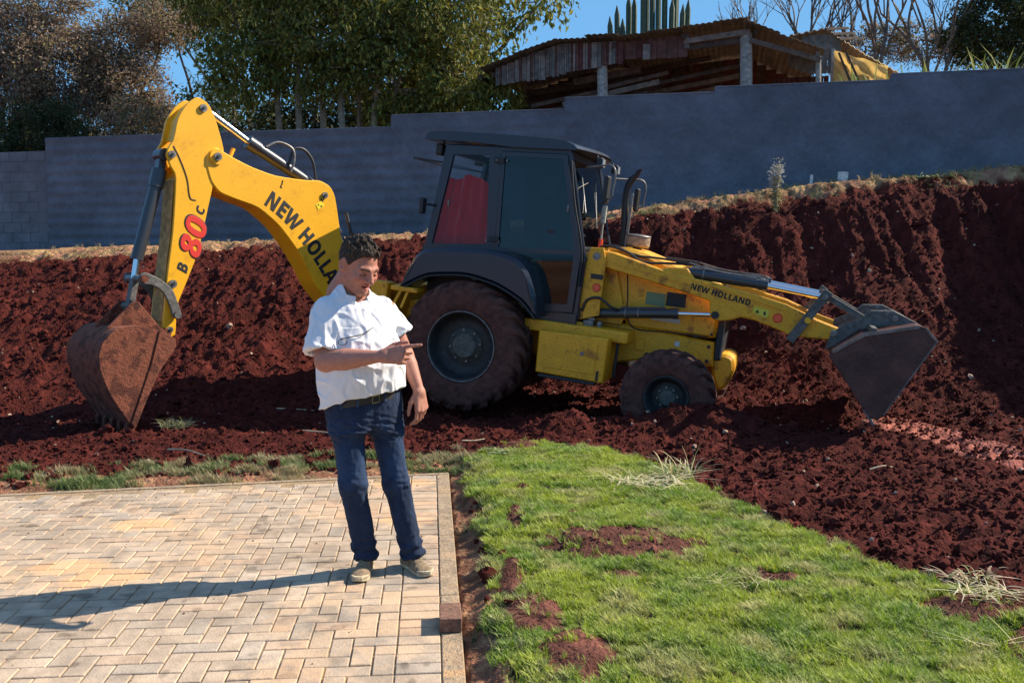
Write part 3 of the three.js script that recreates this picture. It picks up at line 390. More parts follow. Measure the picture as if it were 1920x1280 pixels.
  [[5.25, 6.0, 5.9, 6.1], [5.9, 6.1, 6.3, 5.78], [6.3, 5.78, 6.72, 5.48], [6.72, 5.48, 7.25, 5.15]].forEach(([xa, ya, xb, yb], i) => {
    const nu = 26, p = [], idx = [], row = nu + 1; for (let s = 0; s < 2; s++) for (let v = 0; v < 2; v++) for (let u = 0; u <= nu; u++) { const t = u / nu; p.push(...at2(mix(xa, xb, t), mix(ya, yb, t) + i * 0.012 + 0.015 * Math.sin(t * 30) - s * 0.02 + v * 0.1, v ? -2.4 : 0.08)); }
    for (let s = 0; s < 2; s++) for (let u = 0; u < nu; u++) { const a = s * row * 2 + u; idx.push(a, a + 1, a + row, a + 1, a + row + 1, a + row); } for (let u = 0; u < nu; u++) idx.push(u, row * 2 + u, u + 1, u + 1, row * 2 + u, row * 2 + u + 1);
    const g = new THREE.BufferGeometry(); g.setAttribute('position', new THREE.Float32BufferAttribute(p, 3)); g.setIndex(idx); g.computeVertexNormals(); mesh('roof_sheet', boxUV(g), i < 1 ? tin : tinPale, lean);
  });
  for (let x = 5.3; x < 6.2; x += 0.12) { const g = new RoundedBoxGeometry(0.115, Math.min(0.75, 0.45 + (x - 5.3)), 0.02, 1, 0.003); g.rotateY(ang); g.translate(...at2(x, 5.62, 0)); mesh('gable_board', boxUV(g), tone[6], lean); }
  for (let x = 5.0; x < 6.0; x += 0.1) { const g = new THREE.CylinderGeometry(0.05, 0.05, 1.2, 8); g.translate(...at2(x, 4.7, -0.6)); mesh('wall_sheet', boxUV(g), tone[5], lean); }
  for (const x of [6.06, 7.0]) mesh('post', boxUV(rod(at2(x, 2.8, 0.05), at2(x, x < 6.5 ? 5.7 : 5.25, 0.05), 0.045)), postMat, lean);
  for (let k = 0; k < 3; k++) lb(at2(5.9 + k * 0.12, 6.05 - k * 0.1, 0.2), at2(6.35 + k * 0.1, 6.16 - k * 0.1, -0.3), 0.05, 0.03, darkWood, 'loose_board');
  for (const [xa, ya, xb, yb] of [[6.12, 5.55, 6.42, 4.8], [6.25, 5.55, 6.58, 4.8]]) lb(at2(xa, ya, 0.42), at2(xb, yb, 0.42), 0.04, 0.03, darkWood, 'brace');
  // tarpaulin
  const nu = 40, nv = 30, p = [], idx = []; for (let v = 0; v <= nv; v++) for (let u = 0; u <= nu; u++) { const a = u / nu, b = v / nv, x = mix(6.05, 7.0, a), top = mix(5.62, 5.28, a), y = mix(4.4, top, b); p.push(...at2(x, y, 0.30 + 0.07 * n2(a * 3 + b, b * 3) + 0.04 * Math.sin((a - b * 0.4) * 13))); }
  for (let v = 0; v < nv; v++) for (let u = 0; u < nu; u++) { const a = v * (nu + 1) + u; idx.push(a, a + 1, a + nu + 1, a + 1, a + nu + 2, a + nu + 1); }
  const g = new THREE.BufferGeometry(); g.setAttribute('position', new THREE.Float32BufferAttribute(p, 3)); g.setIndex(idx); g.computeVertexNormals();
  tag(mesh('tarpaulin', g, new THREE.MeshPhysicalMaterial({ color: lin(0.72, 0.48, 0.15), roughness: 0.9, transmission: 0.55, side: THREE.DoubleSide })), 'creased yellow tarpaulin hung in the opening of the lean-to', 'tarpaulin');
}
// ------------------------------------------------------------------ backhoe loader
const rad = (d) => d * Math.PI / 180;
const font = await new FontLoader().loadAsync('fonts/droid/droid_sans_bold.typeface.json');
{
  // paint carries dust, scratches and mud specks
  const specks = (amount, seed) => texture(1024, (u, v) => { const d = sstep(0.62 - amount * 0.12, 0.78, pnoise(u, v, 10, 6, 0.62, seed)) * amount, s = sstep(0.74, 0.8, pnoise(u, v, 120, 2, 0.5, seed + 1)) * amount, k = clamp(d * 0.75 + s * 0.8), g = 1 - 0.10 * (pnoise(u, v, 12, 5, 0.6, seed + 2) - 0.3) * (0.4 + amount); return [mix(g, 0.47, k), mix(g, 0.36, k), mix(g, 0.9, k * 0.8)]; });
  const cleanMap = specks(0.16, 201), dustMap = specks(0.62, 211);
  const yellow = new THREE.MeshPhysicalMaterial({ color: lin(0.90, 0.44, 0.004), map: rep(cleanMap, 0.6), roughness: 0.42, clearcoat: 0.25, clearcoatRoughness: 0.35 });
  const dusty = new THREE.MeshPhysicalMaterial({ color: lin(0.84, 0.39, 0.006), map: rep(dustMap, 0.9), roughness: 0.55, clearcoat: 0.15, clearcoatRoughness: 0.5, bumpMap: rep(bumpTex, 3), bumpScale: 0.002 });
  const cabPaint = new THREE.MeshPhysicalMaterial({ color: lin(0.007, 0.011, 0.023), roughness: 0.36, clearcoat: 0.35, clearcoatRoughness: 0.2 });
  const trimBlack = new THREE.MeshStandardMaterial({ color: lin(0.016, 0.017, 0.019), roughness: 0.55 });
  const cylBlack = new THREE.MeshPhysicalMaterial({ color: lin(0.030, 0.032, 0.038), roughness: 0.38, clearcoat: 0.4, clearcoatRoughness: 0.3 });
  const chrome = new THREE.MeshStandardMaterial({ color: lin(0.75, 0.75, 0.76), metalness: 1, roughness: 0.22 });
  const steel = matte(0.19, 0.18, 0.17, { metalness: 0.6, roughness: 0.5, map: rep(grainTex, 4) });
  const linkSteel = matte(0.105, 0.098, 0.088, { roughness: 0.6, map: rep(grainTex, 4), bumpMap: rep(bumpTex, 6), bumpScale: 0.003 });
  const rubber = new THREE.MeshStandardMaterial({ color: lin(0.20, 0.078, 0.058), map: rep(grainTex, 2.5), roughness: 0.95, bumpMap: rep(bumpTex, 4), bumpScale: 0.006 });
  const rimMat = matte(0.024, 0.025, 0.026, { roughness: 0.6, map: rep(grainTex, 3) }), hubMat = matte(0.085, 0.088, 0.075, { roughness: 0.7, map: rep(grainTex, 5) });
  const mudTex = texture(1024, (u, v) => { const s = pnoise(u, v, 14, 6, 0.62, 221), k = sstep(0.50, 0.60, s), g = 0.82 + 0.3 * (pnoise(u, v, 50, 4, 0.6, 222) - 0.5); return [mix(g, g * 0.72, k), mix(g * 0.99, g * 0.68, k), mix(g * 0.97, g * 0.68, k)]; });
  const mud = new THREE.MeshStandardMaterial({ color: lin(0.30, 0.092, 0.050), map: rep(mudTex, 0.8), roughness: 0.95, bumpMap: rep(bumpTex, 5), bumpScale: 0.008 });
  const bucketSteel = new THREE.MeshStandardMaterial({ color: lin(0.20, 0.082, 0.062), map: rep(grainTex, 0.9), roughness: 0.48, metalness: 0.15, bumpMap: rep(bumpTex, 2), bumpScale: 0.003 }), wornSteel = new THREE.MeshStandardMaterial({ color: lin(0.42, 0.36, 0.33), metalness: 0.6, roughness: 0.4, map: rep(grainTex, 3) });
  const orange = new THREE.MeshPhysicalMaterial({ color: lin(0.85, 0.09, 0.02), roughness: 0.3, clearcoat: 0.6 }), black = new THREE.MeshStandardMaterial({ color: lin(0.012, 0.012, 0.013), roughness: 0.6 }), red = new THREE.MeshStandardMaterial({ color: lin(0.70, 0.035, 0.02), roughness: 0.5 });
  const tint = (r, g, b) => new THREE.MeshPhysicalMaterial({ color: lin(r, g, b), transmission: 1, thickness: 0, roughness: 0, ior: 1.52, side: THREE.DoubleSide });
  const doorGlassMat = tint(0.03, 0.06, 0.075), rearGlassMat = Object.assign(tint(0.85, 0.86, 0.87), { specularIntensity: 0.45 }), frontGlassMat = tint(0.75, 0.8, 0.8);
  const hoseMat = new THREE.MeshStandardMaterial({ color: lin(0.022, 0.022, 0.024), roughness: 0.5 });

  const BK = thing('backhoe_loader', 'yellow backhoe loader with black cab standing in the red soil pit', 'backhoe loader', [-0.207, 0.751, -10.571]);
  BK.rotation.order = 'YZX'; BK.rotation.set(0, rad(-17), rad(-7)); BK.updateMatrixWorld(true);
  const part = (name, geo, mat, parent = BK) => mesh(name, boxUV(geo), mat, parent);
  const both = (f) => { f(1); f(-1); };
  const mir = (g, s) => { if (s > 0) return g; const q = g.index ? g.toNonIndexed() : g, p = q.attributes.position, n = q.attributes.normal; for (let i = 0; i < p.count; i++) { p.setZ(i, -p.getZ(i)); if (n) n.setZ(i, -n.getZ(i)); } for (const a of Object.values(q.attributes)) for (let i = 0; i < p.count; i += 3) for (let k = 0; k < a.itemSize; k++) { const t = a.array[(i + 1) * a.itemSize + k]; a.array[(i + 1) * a.itemSize + k] = a.array[(i + 2) * a.itemSize + k]; a.array[(i + 2) * a.itemSize + k] = t; } return q; };
  const disc = (x, y, z, r, t, seg = 20) => moved(new THREE.CylinderGeometry(r, r, t, seg), x, y, z, Math.PI / 2, 0, 0);
  const strip = (path, t) => { const o = path.map((p, i) => { const a = path[Math.max(0, i - 1)], b = path[Math.min(path.length - 1, i + 1)], dx = b[0] - a[0], dy = b[1] - a[1], l = Math.hypot(dx, dy); return [p[0] - dy / l * t, p[1] + dx / l * t]; }); return [...path, ...o.reverse()]; };
  function lettering(text, size, place, mat, parent, name = 'lettering', slant = 0) { // place(x, y) -> Vector3 on the plate
    const gs = font.generateShapes(text, size).map((s) => new THREE.ExtrudeGeometry(s, { depth: 0.002, bevelEnabled: true, bevelThickness: 0.0008, bevelSize: size * 0.022, bevelSegments: 1, curveSegments: 5 })), g = joined(gs), p = g.attributes.position;
    for (let i = 0; i < p.count; i++) { const y = p.getY(i), v = place(p.getX(i) + y * slant, y, p.getZ(i)); p.setXYZ(i, v.x, v.y, v.z); }
    g.computeVertexNormals(); return mesh(name, g, mat, parent);
  }
  // ---- wheels
  function wheel(name, cx, cy, s, Rt, Wt, Rr, lugs, mound) {
    const w = new THREE.Group(); w.name = name; w.position.set(cx, cy, s * mound); if (s < 0) w.rotation.y = Math.PI; BK.add(w); // + z is the outer face
    const h = Wt / 2, prof = [[Rr, -h * 0.82], [Rr + 0.03, -h * 0.95], [Rr + (Rt - Rr) * 0.45, -h * 1.02], [Rt - 0.09, -h * 0.96], [Rt - 0.052, -h * 0.8], [Rt - 0.042, 0], [Rt - 0.052, h * 0.8], [Rt - 0.09, h * 0.96], [Rr + (Rt - Rr) * 0.45, h * 1.02], [Rr + 0.03, h * 0.95], [Rr, h * 0.82]];
    const tyre = new THREE.LatheGeometry(new THREE.CatmullRomCurve3(prof.map(([r, y]) => V(r, y, 0))).getPoints(40).map((p) => new THREE.Vector2(p.x, p.y)), 64); tyre.rotateX(Math.PI / 2);
    const bars = [], R = rng(Math.round(Rt * 1000));
    for (let k = 0; k < lugs; k++) for (const side of [-1, 1]) {
      const a0 = (k + (side > 0 ? 0.5 : 0)) / lugs * Math.PI * 2 + (R() - 0.5) * 0.02, P = [], n = 6, sweep = 0.36 * side * 0 + 0.34;
      for (let i = 0; i <= n; i++) { const t = i / n, z = side * mix(h * 1.0, -0.02, t), a = a0 - sweep * t, edge = 1 - 0.0, drop = t < 0.2 ? mix(0.105, 0.0, t / 0.2) : 0, ro = Rt - drop * 0.75, ri = Rt - 0.075 - drop * 0.8, hw = (0.026 + 0.012 * (1 - t)) / Rt; for (const [r, da] of [[ri, -hw * 1.4], [ro, -hw], [ro, hw], [ri, hw * 1.4]]) P.push(Math.cos(a + da) * r, Math.sin(a + da) * r, z); }
      const idx = []; for (let i = 0; i < n; i++) for (let j = 0; j < 3; j++) { const a = i * 4 + j; side > 0 ? idx.push(a, a + 1, a + 4, a + 1, a + 5, a + 4) : idx.push(a, a + 4, a + 1, a + 1, a + 4, a + 5); } idx.push(0, 2, 1, 0, 3, 2, n * 4, n * 4 + 1, n * 4 + 2, n * 4, n * 4 + 2, n * 4 + 3);
      const g = new THREE.BufferGeometry(); g.setAttribute('position', new THREE.Float32BufferAttribute(P, 3)); g.setIndex(idx); const q = g.toNonIndexed(); q.computeVertexNormals(); bars.push(q);
    }
    part('tyre', joined([tyre, ...bars]), rubber, w);
    const rim = new THREE.LatheGeometry([[Rr + 0.004, h * 0.84], [Rr + 0.012, h * 0.9], [Rr - 0.006, h * 0.93], [Rr - 0.02, h * 0.86], [Rr - 0.04, h * 0.5], [Rr - 0.055, h * 0.1], [Rr * 0.6, h * 0.12], [Rr * 0.55, h * 0.16], [0.02, h * 0.16]].map(([r, y]) => new THREE.Vector2(r, y)), 56); rim.rotateX(Math.PI / 2); part('rim', rim, rimMat, w);
    part('rim_flange', new THREE.TorusGeometry(Rr + 0.002, 0.008, 8, 64).translate(0, 0, h * 0.92), Rt > 0.5 ? steel : rimMat, w);
    const hub = new THREE.LatheGeometry([[Rr * 0.5, h * 0.16], [Rr * 0.5, h * 0.26], [Rr * 0.40, h * 0.28], [Rr * 0.36, h * 0.46], [Rr * 0.33, h * 0.5], [0.001, h * 0.5]].map(([r, y]) => new THREE.Vector2(r, y)), 32); hub.rotateX(Math.PI / 2); part('hub', hub, hubMat, w);
    for (let k = 0; k < 8; k++) { const a = k / 8 * Math.PI * 2 + 0.2; part('bolt', moved(new THREE.CylinderGeometry(0.013, 0.013, 0.03, 6), Math.cos(a) * Rr * 0.455, Math.sin(a) * Rr * 0.455, h * 0.28, Math.PI / 2, 0, 0), steel, w); }
    part('valve', moved(new THREE.CylinderGeometry(0.008, 0.008, 0.05, 8), Rr * 0.78, -Rr * 0.35, h * 0.2, Math.PI / 2, 0, 0), steel, w);
  }
  both((s) => wheel('rear_wheel', 0, 0, s, 0.675, 0.46, 0.36, 22, 0.89));
  both((s) => wheel('front_wheel', 2.14, -0.19, s, 0.465, 0.33, 0.215, 18, 0.93));
  part('rear_axle', joined([rod([0, 0, -0.8], [0, 0, 0.8], 0.12), box(0.42, 0.4, 0.5, 0, 0, 0, 0.05)]), dusty);
  part('front_axle', joined([rod([2.14, -0.19, -0.82], [2.14, -0.19, 0.82], 0.075), box(0.25, 0.24, 0.3, 2.14, -0.14, 0, 0.04), box(0.16, 0.24, 0.14, 2.14, -0.17, 0.68, 0.03), box(0.16, 0.24, 0.14, 2.14, -0.17, -0.68, 0.03)]), dusty);
  // ---- chassis, hood
  const chassis = part('chassis', joined([plate([[-0.95, 0.32], [-0.95, 0.0], [-0.2, -0.12], [0.8, -0.05], [1.55, 0.0], [1.75, 0.06], [2.49, 0.10], [2.47, 0.35], [1.55, 0.41], [1.1, 0.42], [0.5, 0.38], [-0.4, 0.38]], -0.4, 0.8, 0.02), box(1.5, 0.12, 0.5, 0.9, 0.3, 0.55, 0.02)]), dusty);
  for (const [x, y] of [[2.42, 0.15], [2.42, 0.3], [1.8, 0.13]]) part('bolt', disc(x, y, 0.405, 0.018, 0.03, 8), trimBlack, chassis);
  part('sticker', box(0.05, 0.05, 0.004, 2.1, 0.28, 0.402, 0.001), new THREE.MeshStandardMaterial({ color: lin(0.6, 0.6, 0.58), roughness: 0.6 }), chassis);
  part('mount_plate', box(0.09, 0.12, 0.02, 1.72, 0.22, 0.41, 0.004), dusty, chassis);
  const hoodPts = smoothPts([[1.10, 1.10], [1.28, 1.19], [1.55, 1.185], [1.85, 1.10], [2.2, 1.0], [2.42, 0.91], [2.47, 0.72], [2.48, 0.50], [2.47, 0.40]], 3, false).concat([[2.40, 0.385], [1.62, 0.375], [1.56, 0.40], [1.52, 0.45], [1.10, 0.43]]);
  const hood = part('hood', plate(hoodPts, -0.42, 0.84, 0.035), dusty);
  part('panel_gap', tube([[1.49, 0.98, 0.422], [1.53, 0.7, 0.423], [1.55, 0.5, 0.423], [1.62, 0.39, 0.423], [2.0, 0.39, 0.423], [2.4, 0.4, 0.423]], 0.007, 40, 6), trimBlack, hood);
  part('decal', box(0.20, 0.13, 0.004, 1.82, 0.71, 0.423, 0.001), new THREE.MeshStandardMaterial({ color: lin(0.17, 0.24, 0.13), roughness: 0.7 }), hood);
  part('vent', joined([box(0.2, 0.14, 0.012, 2.03, 0.73, 0.424, 0.004), ...[0, 1, 2, 3].map((k) => box(0.18, 0.012, 0.012, 2.03, 0.685 + k * 0.03, 0.432, 0.003))]), trimBlack, hood);
  part('sticker', box(0.3, 0.045, 0.004, 1.95, 0.515, 0.423, 0.001), new THREE.MeshStandardMaterial({ color: lin(0.5, 0.48, 0.44), roughness: 0.7 }), hood);
  part('latch', joined([disc(2.43, 0.43, 0.425, 0.014, 0.01, 10), disc(2.28, 0.39, 0.425, 0.018, 0.014, 10)]), trimBlack, hood);
  const grille = part('grille', plate([[2.475, 0.92], [2.525, 0.80], [2.56, 0.55], [2.555, 0.18], [2.48, 0.16]], -0.38, 0.76, 0.012), trimBlack);
  both((s) => part('grille_edge', mir(tube([[2.49, 0.9, 0.385], [2.545, 0.6, 0.385], [2.545, 0.2, 0.385]], 0.009, 16, 6), s), steel, grille));
  part('front_weight', plate(smoothPts([[2.46, 0.20], [2.60, 0.24], [2.68, 0.20], [2.70, 0.08], [2.65, -0.08], [2.57, -0.14], [2.50, -0.02]], 4), -0.34, 0.68, 0.03), dusty);
  both((s) => { part('loader_tower', mir(joined([plate([[1.08, 0.40], [1.06, 0.95], [1.13, 1.16], [1.26, 1.17], [1.36, 1.05], [1.54, 0.48], [1.5, 0.40]], 0.435, 0.03, 0.006), plate([[1.08, 0.40], [1.06, 0.95], [1.13, 1.16], [1.26, 1.17], [1.3, 1.05], [1.3, 0.48]], 0.63, 0.025, 0.006)]), s), dusty); });
  part('tower_label', box(0.13, 0.05, 0.006, 1.23, 0.87, 0.66, 0.002), trimBlack); part('reflector', joined([disc(1.24, 0.76, 0.661, 0.036, 0.012)]), orange); part('reflector_rim', new THREE.TorusGeometry(0.037, 0.006, 6, 24).translate(1.24, 0.76, 0.664), red);
  // ---- exhaust, pre-cleaner, small fittings on the hood
  const ex = part('exhaust_pipe', (() => { const g = tube([[1.345, 1.1, 0.05], [1.325, 1.45, 0.05], [1.305, 1.74, 0.05], [1.325, 1.87, 0.05], [1.415, 2.02, 0.05]], 0.037, 40, 14), p = g.attributes.position; for (let i = 0; i < p.count; i++) if (p.getY(i) > 1.97) p.setY(i, p.getY(i) + (p.getX(i) - 1.41) * 0.9); g.computeVertexNormals(); return g; })(), trimBlack); ex.material = new THREE.MeshStandardMaterial({ color: lin(0.02, 0.02, 0.022), roughness: 0.45, side: THREE.DoubleSide });
  part('clamp', box(0.03, 0.62, 0.03, 1.375, 1.46, 0.07, 0.006), steel, ex);
  const pc = part('air_precleaner', (() => { const g = new THREE.LatheGeometry([[0.001, -0.1], [0.045, -0.1], [0.05, -0.02], [0.12, -0.012], [0.128, 0.01], [0.128, 0.09], [0.118, 0.1], [0.001, 0.1]].map(([r, y]) => new THREE.Vector2(r, y)), 32); return g.translate(1.5, 1.225, 0.05); })(), matte(0.30, 0.22, 0.15, { map: rep(grainTex, 5), roughness: 0.6 }));
  part('lid', (() => { const g = new THREE.LatheGeometry([[0.13, 0.098], [0.135, 0.105], [0.12, 0.118], [0.001, 0.124]].map(([r, y]) => new THREE.Vector2(r, y)), 32); return g.translate(1.5, 1.225, 0.05); })(), steel, pc);
  part('marker_pole', joined([rod([1.16, 1.12, 0.35], [1.155, 1.5, 0.35], 0.011), rod([1.155, 1.42, 0.35], [1.155, 1.60, 0.35], 0.028)]), matte(0.34, 0.36, 0.32, { map: rep(grainTex, 4) })); part('marker_base', rod([1.16, 1.16, 0.35], [1.158, 1.25, 0.35], 0.026, 0.022), orange);
  // ---- loader arms
  const armTop = [[1.13, 1.10], [1.227, 1.145], [1.369, 1.134], [1.845, 1.03], [2.103, 0.985], [2.355, 0.965], [2.824, 0.89], [3.103, 0.84], [3.256, 0.79], [3.413, 0.735], [3.617, 0.682]], armBot = [[3.62, 0.60], [3.547, 0.558], [3.30, 0.545], [3.204, 0.535], [3.106, 0.575], [2.838, 0.645], [2.703, 0.655], [2.598, 0.61], [2.467, 0.585], [2.405, 0.62], [2.381, 0.775], [2.123, 0.83], [1.456, 0.945], [1.194, 0.99], [1.12, 1.03]];
  both((s) => {
    const arm = part('loader_arm', mir(plate([...armTop, ...armBot], 0.49, 0.13, 0.012), s), dusty);
    part('gusset', mir(plate([[2.385, 0.79], [2.84, 0.72], [2.80, 0.665], [2.70, 0.665], [2.6, 0.62], [2.467, 0.592], [2.41, 0.63]], 0.62, 0.008, 0.003), s), dusty, arm);
    part('pivot_pin', mir(disc(2.455, 0.645, 0.625, 0.038, 0.04), s), trimBlack, arm); part('pivot_pin', mir(disc(1.2, 1.075, 0.63, 0.04, 0.06), s), steel, arm); part('pivot_pin', mir(disc(3.58, 0.63, 0.6, 0.026, 0.1), s), steel, arm);
    part('weld_strip', mir(bar([1.35, 1.03, 0.622], [2.2, 0.90, 0.622], 0.006, 0.012), s), dusty, arm);
    part('top_rib', mir(joined([bar([2.3, 0.945, 0.623], [3.1, 0.79, 0.623], 0.012, 0.018), bar([3.1, 0.79, 0.623], [3.2, 0.66, 0.623], 0.012, 0.018)]), s), yellow, arm);
    part('cylinder_bracket', mir(plate([[1.78, 1.02], [1.95, 1.06], [2.12, 1.07], [2.2, 0.98], [2.2, 0.93], [1.8, 0.98]], 0.50, 0.1, 0.01), s), dusty, arm);
    if (s > 0) {
      const d = V(0.989, -0.150, 0), up = V(0.150, 0.989, 0); lettering('NEW HOLLAND', 0.058, (x, y, z) => V(2.17, 0.872, 0.6205 + z).addScaledVector(d, x * 1.05).addScaledVector(up, y), black, arm);
      const st = part('sticker', moved(new RoundedBoxGeometry(0.15, 0.07, 0.004, 1, 0.001), 2.885, 0.735, 0.622, 0, 0, -0.13), new THREE.MeshStandardMaterial({ color: lin(0.66, 0.60, 0.05), roughness: 0.5 }), arm);
      const rf = part('reflector', disc(3.05, 0.70, 0.626, 0.038, 0.012), orange, arm); part('reflector_rim', new THREE.TorusGeometry(0.04, 0.006, 6, 24).translate(3.05, 0.7, 0.628), red, arm);
      part('warning_mark', joined([plate([[2.83, 0.725], [2.87, 0.72], [2.853, 0.757]], 0.624, 0.002, 0), plate([[2.91, 0.712], [2.935, 0.71], [2.93, 0.745], [2.915, 0.748]], 0.624, 0.002, 0)]), black, arm);
    }
    const lc = part('lift_cylinder', mir(joined([rod([1.24, 0.492, 0.57], [2.07, 0.602, 0.57], 0.05), rod([2.03, 0.597, 0.57], [2.09, 0.604, 0.57], 0.056), disc(1.20, 0.487, 0.57, 0.05, 0.1), rod([1.5, 0.58, 0.57], [1.95, 0.64, 0.57], 0.013, 0.013, 8)]), s), cylBlack);
    part('piston_rod', mir(rod([2.08, 0.603, 0.57], [2.46, 0.645, 0.57], 0.026), s), chrome, lc); part('clamp_band', mir(joined([1.55, 1.68].map((x) => rod([x, 0.532 + (x - 1.55) * 0.133, 0.57], [x + 0.016, 0.534 + (x - 1.55) * 0.133, 0.57], 0.0535))), s), steel, lc); part('end_pin', mir(disc(1.20, 0.487, 0.62, 0.026, 0.03), s), steel, lc);
    const bc = part('tilt_cylinder', mir(joined([rod([2.11, 1.03, 0.52], [2.90, 0.995, 0.52], 0.054), rod([2.83, 0.998, 0.52], [2.91, 0.994, 0.52], 0.06), disc(2.10, 1.03, 0.52, 0.05, 0.09)]), s), cylBlack);
    part('piston_rod', mir(rod([2.90, 0.995, 0.52], [3.42, 0.955, 0.52], 0.03), s), chrome, bc); part('hydraulic_pipe', mir(joined([tube([[2.12, 1.12, 0.50], [2.4, 1.075, 0.50], [2.86, 1.055, 0.50], [2.9, 1.03, 0.5]], 0.009, 24, 6), tube([[2.16, 1.09, 0.55], [2.4, 1.072, 0.54], [2.8, 1.05, 0.54]], 0.008, 20, 6)]), s), steel, bc);
    part('clamp_band', mir(rod([2.27, 1.0225, 0.52], [2.285, 1.022, 0.52], 0.0575), s), steel, bc);
    part('hose', mir(joined([tube([[1.14, 1.05, 0.5], [1.2, 1.18, 0.46], [1.45, 1.16, 0.47], [1.65, 1.075, 0.5], [1.9, 1.09, 0.5], [2.14, 1.11, 0.5]], 0.014, 30, 6), tube([[1.16, 1.0, 0.46], [1.28, 1.2, 0.44], [1.55, 1.13, 0.45], [1.8, 1.13, 0.46], [2.1, 1.12, 0.53]], 0.013, 30, 6)]), s), hoseMat, arm);
    part('hose', mir(tube([[1.12, 0.50, 0.66], [1.16, 0.62, 0.67], [1.28, 0.66, 0.67], [1.42, 0.58, 0.66], [1.5, 0.56, 0.6]], 0.015, 24, 6), s), hoseMat, lc);
    const lv = part('tilt_lever', mir(bar([3.48, 1.02, 0.655], [3.19, 0.50, 0.655], 0.035, 0.085, V(1, 0, 0)), s), linkSteel); part('lever_pin', mir(disc(3.45, 0.965, 0.6, 0.03, 0.2), s), steel, lv); part('lever_pin', mir(disc(3.33, 0.72, 0.66, 0.03, 0.06), s), yellow, lv);
    part('tilt_link', mir(joined([bar([3.45, 0.975, 0.58], [3.915, 0.765, 0.58], 0.05, 0.06, V(0, 1, 0)), disc(3.91, 0.765, 0.58, 0.045, 0.07)]), s), linkSteel);
  });
  part('torque_tube', joined([rod([2.72, 0.76, -0.5], [2.72, 0.76, 0.5], 0.075), rod([3.3, 0.66, -0.5], [3.3, 0.66, 0.5], 0.04)]), dusty);
  // ---- loader bucket
  const bp = [[3.99, -0.05], [3.70, 0.30], [3.56, 0.455], [3.58, 0.50], [3.82, 0.69], [4.25, 0.825], [4.32, 0.82], [4.42, 0.72]];
  const lb = part('loader_bucket', plate(strip(bp, -0.022), -1.13, 2.26, 0.004), bucketSteel);
  both((s) => { part('side_plate', mir(plate([[3.985, -0.055], [4.06, -0.04], [4.09, 0.0], [4.425, 0.715], [4.32, 0.83], [4.25, 0.835], [3.81, 0.70], [3.56, 0.50], [3.55, 0.455]], 1.13, 0.022, 0.004), s), bucketSteel, lb);
    part('side_edge', mir(joined([bar([3.575, 0.495, 1.155], [3.82, 0.69, 1.155], 0.02, 0.03, V(0, 1, 0)), bar([3.82, 0.69, 1.155], [4.26, 0.825, 1.155], 0.02, 0.03, V(0, 1, 0)), bar([4.31, 0.822, 1.155], [4.42, 0.715, 1.155], 0.015, 0.022, V(0, 1, 0)), bar([4.42, 0.715, 1.155], [4.09, 0.0, 1.155], 0.012, 0.014, V(1, 0, 0))]), s), wornSteel, lb);
    for (const z of [0.63, 0.5]) part('hinge_plate', mir(plate([[3.53, 0.46], [3.55, 0.60], [3.62, 0.69], [3.80, 0.80], [3.88, 0.89], [4.08, 0.915], [4.3, 0.83], [4.05, 0.77], [3.8, 0.69], [3.57, 0.49]], z, 0.025, 0.005), s), linkSteel, lb);
    part('hinge_pin', mir(disc(3.58, 0.63, 0.58, 0.03, 0.16), s), steel, lb); part('hinge_pin', mir(disc(4.1, 0.845, 0.66, 0.028, 0.03), s), wornSteel, lb); part('hinge_pin', mir(disc(4.02, 0.89, 0.58, 0.02, 0.18), s), steel, lb); });
  part('cutting_edge', bar([3.97, -0.045, -1.15], [3.97, -0.045, 1.15], 0.025, 0.16, V(0.63, -0.77, 0)), wornSteel, lb);
  part('back_rib', joined([bar([3.9, 0.73, -1.1], [3.9, 0.73, 1.1], 0.05, 0.06, V(0, 1, 0))]), linkSteel, lb);
  // ---- toolbox step
  const tb = part('toolbox', plate([[0.78, 0.275], [1.495, 0.288], [1.49, -0.157], [0.79, -0.147]], 0.52, 0.48, 0.012), dusty);
  part('door_panel', plate([[0.85, 0.21], [1.40, 0.22], [1.39, -0.085], [0.855, -0.08]], 1.0, 0.008, 0.004), dusty, tb); part('lock', joined([disc(1.25, 0.11, 1.01, 0.022, 0.02)]), steel, tb); part('catch', joined([box(0.022, 0.1, 0.02, 1.425, -0.09, 1.005, 0.004)]), trimBlack, tb);
  part('step_bar', joined([box(0.6, 0.035, 0.1, 1.12, -0.175, 0.96, 0.01), box(0.03, 0.4, 0.03, 1.55, 0.08, 0.75, 0.006), box(0.12, 0.03, 0.03, 1.53, 0.28, 0.75, 0.006)]), trimBlack, tb);
  both((s) => part('platform_rail', mir(joined([box(0.5, 0.10, 0.16, 0.90, 0.335, 0.62, 0.01)]), s), dusty));
  part('valve_block', joined([box(0.11, 0.08, 0.1, 1.2, 0.375, 0.62, 0.01), box(0.05, 0.06, 0.08, 1.31, 0.385, 0.6, 0.01), disc(1.22, 0.43, 0.62, 0.02, 0.03), box(0.08, 0.03, 0.06, 1.22, 0.43, 0.6, 0.006)]), steel);
  part('fuel_tank', plate([[0.78, 0.275], [1.495, 0.288], [1.49, -0.157], [0.79, -0.147]], -1.0, 0.48, 0.02), trimBlack);
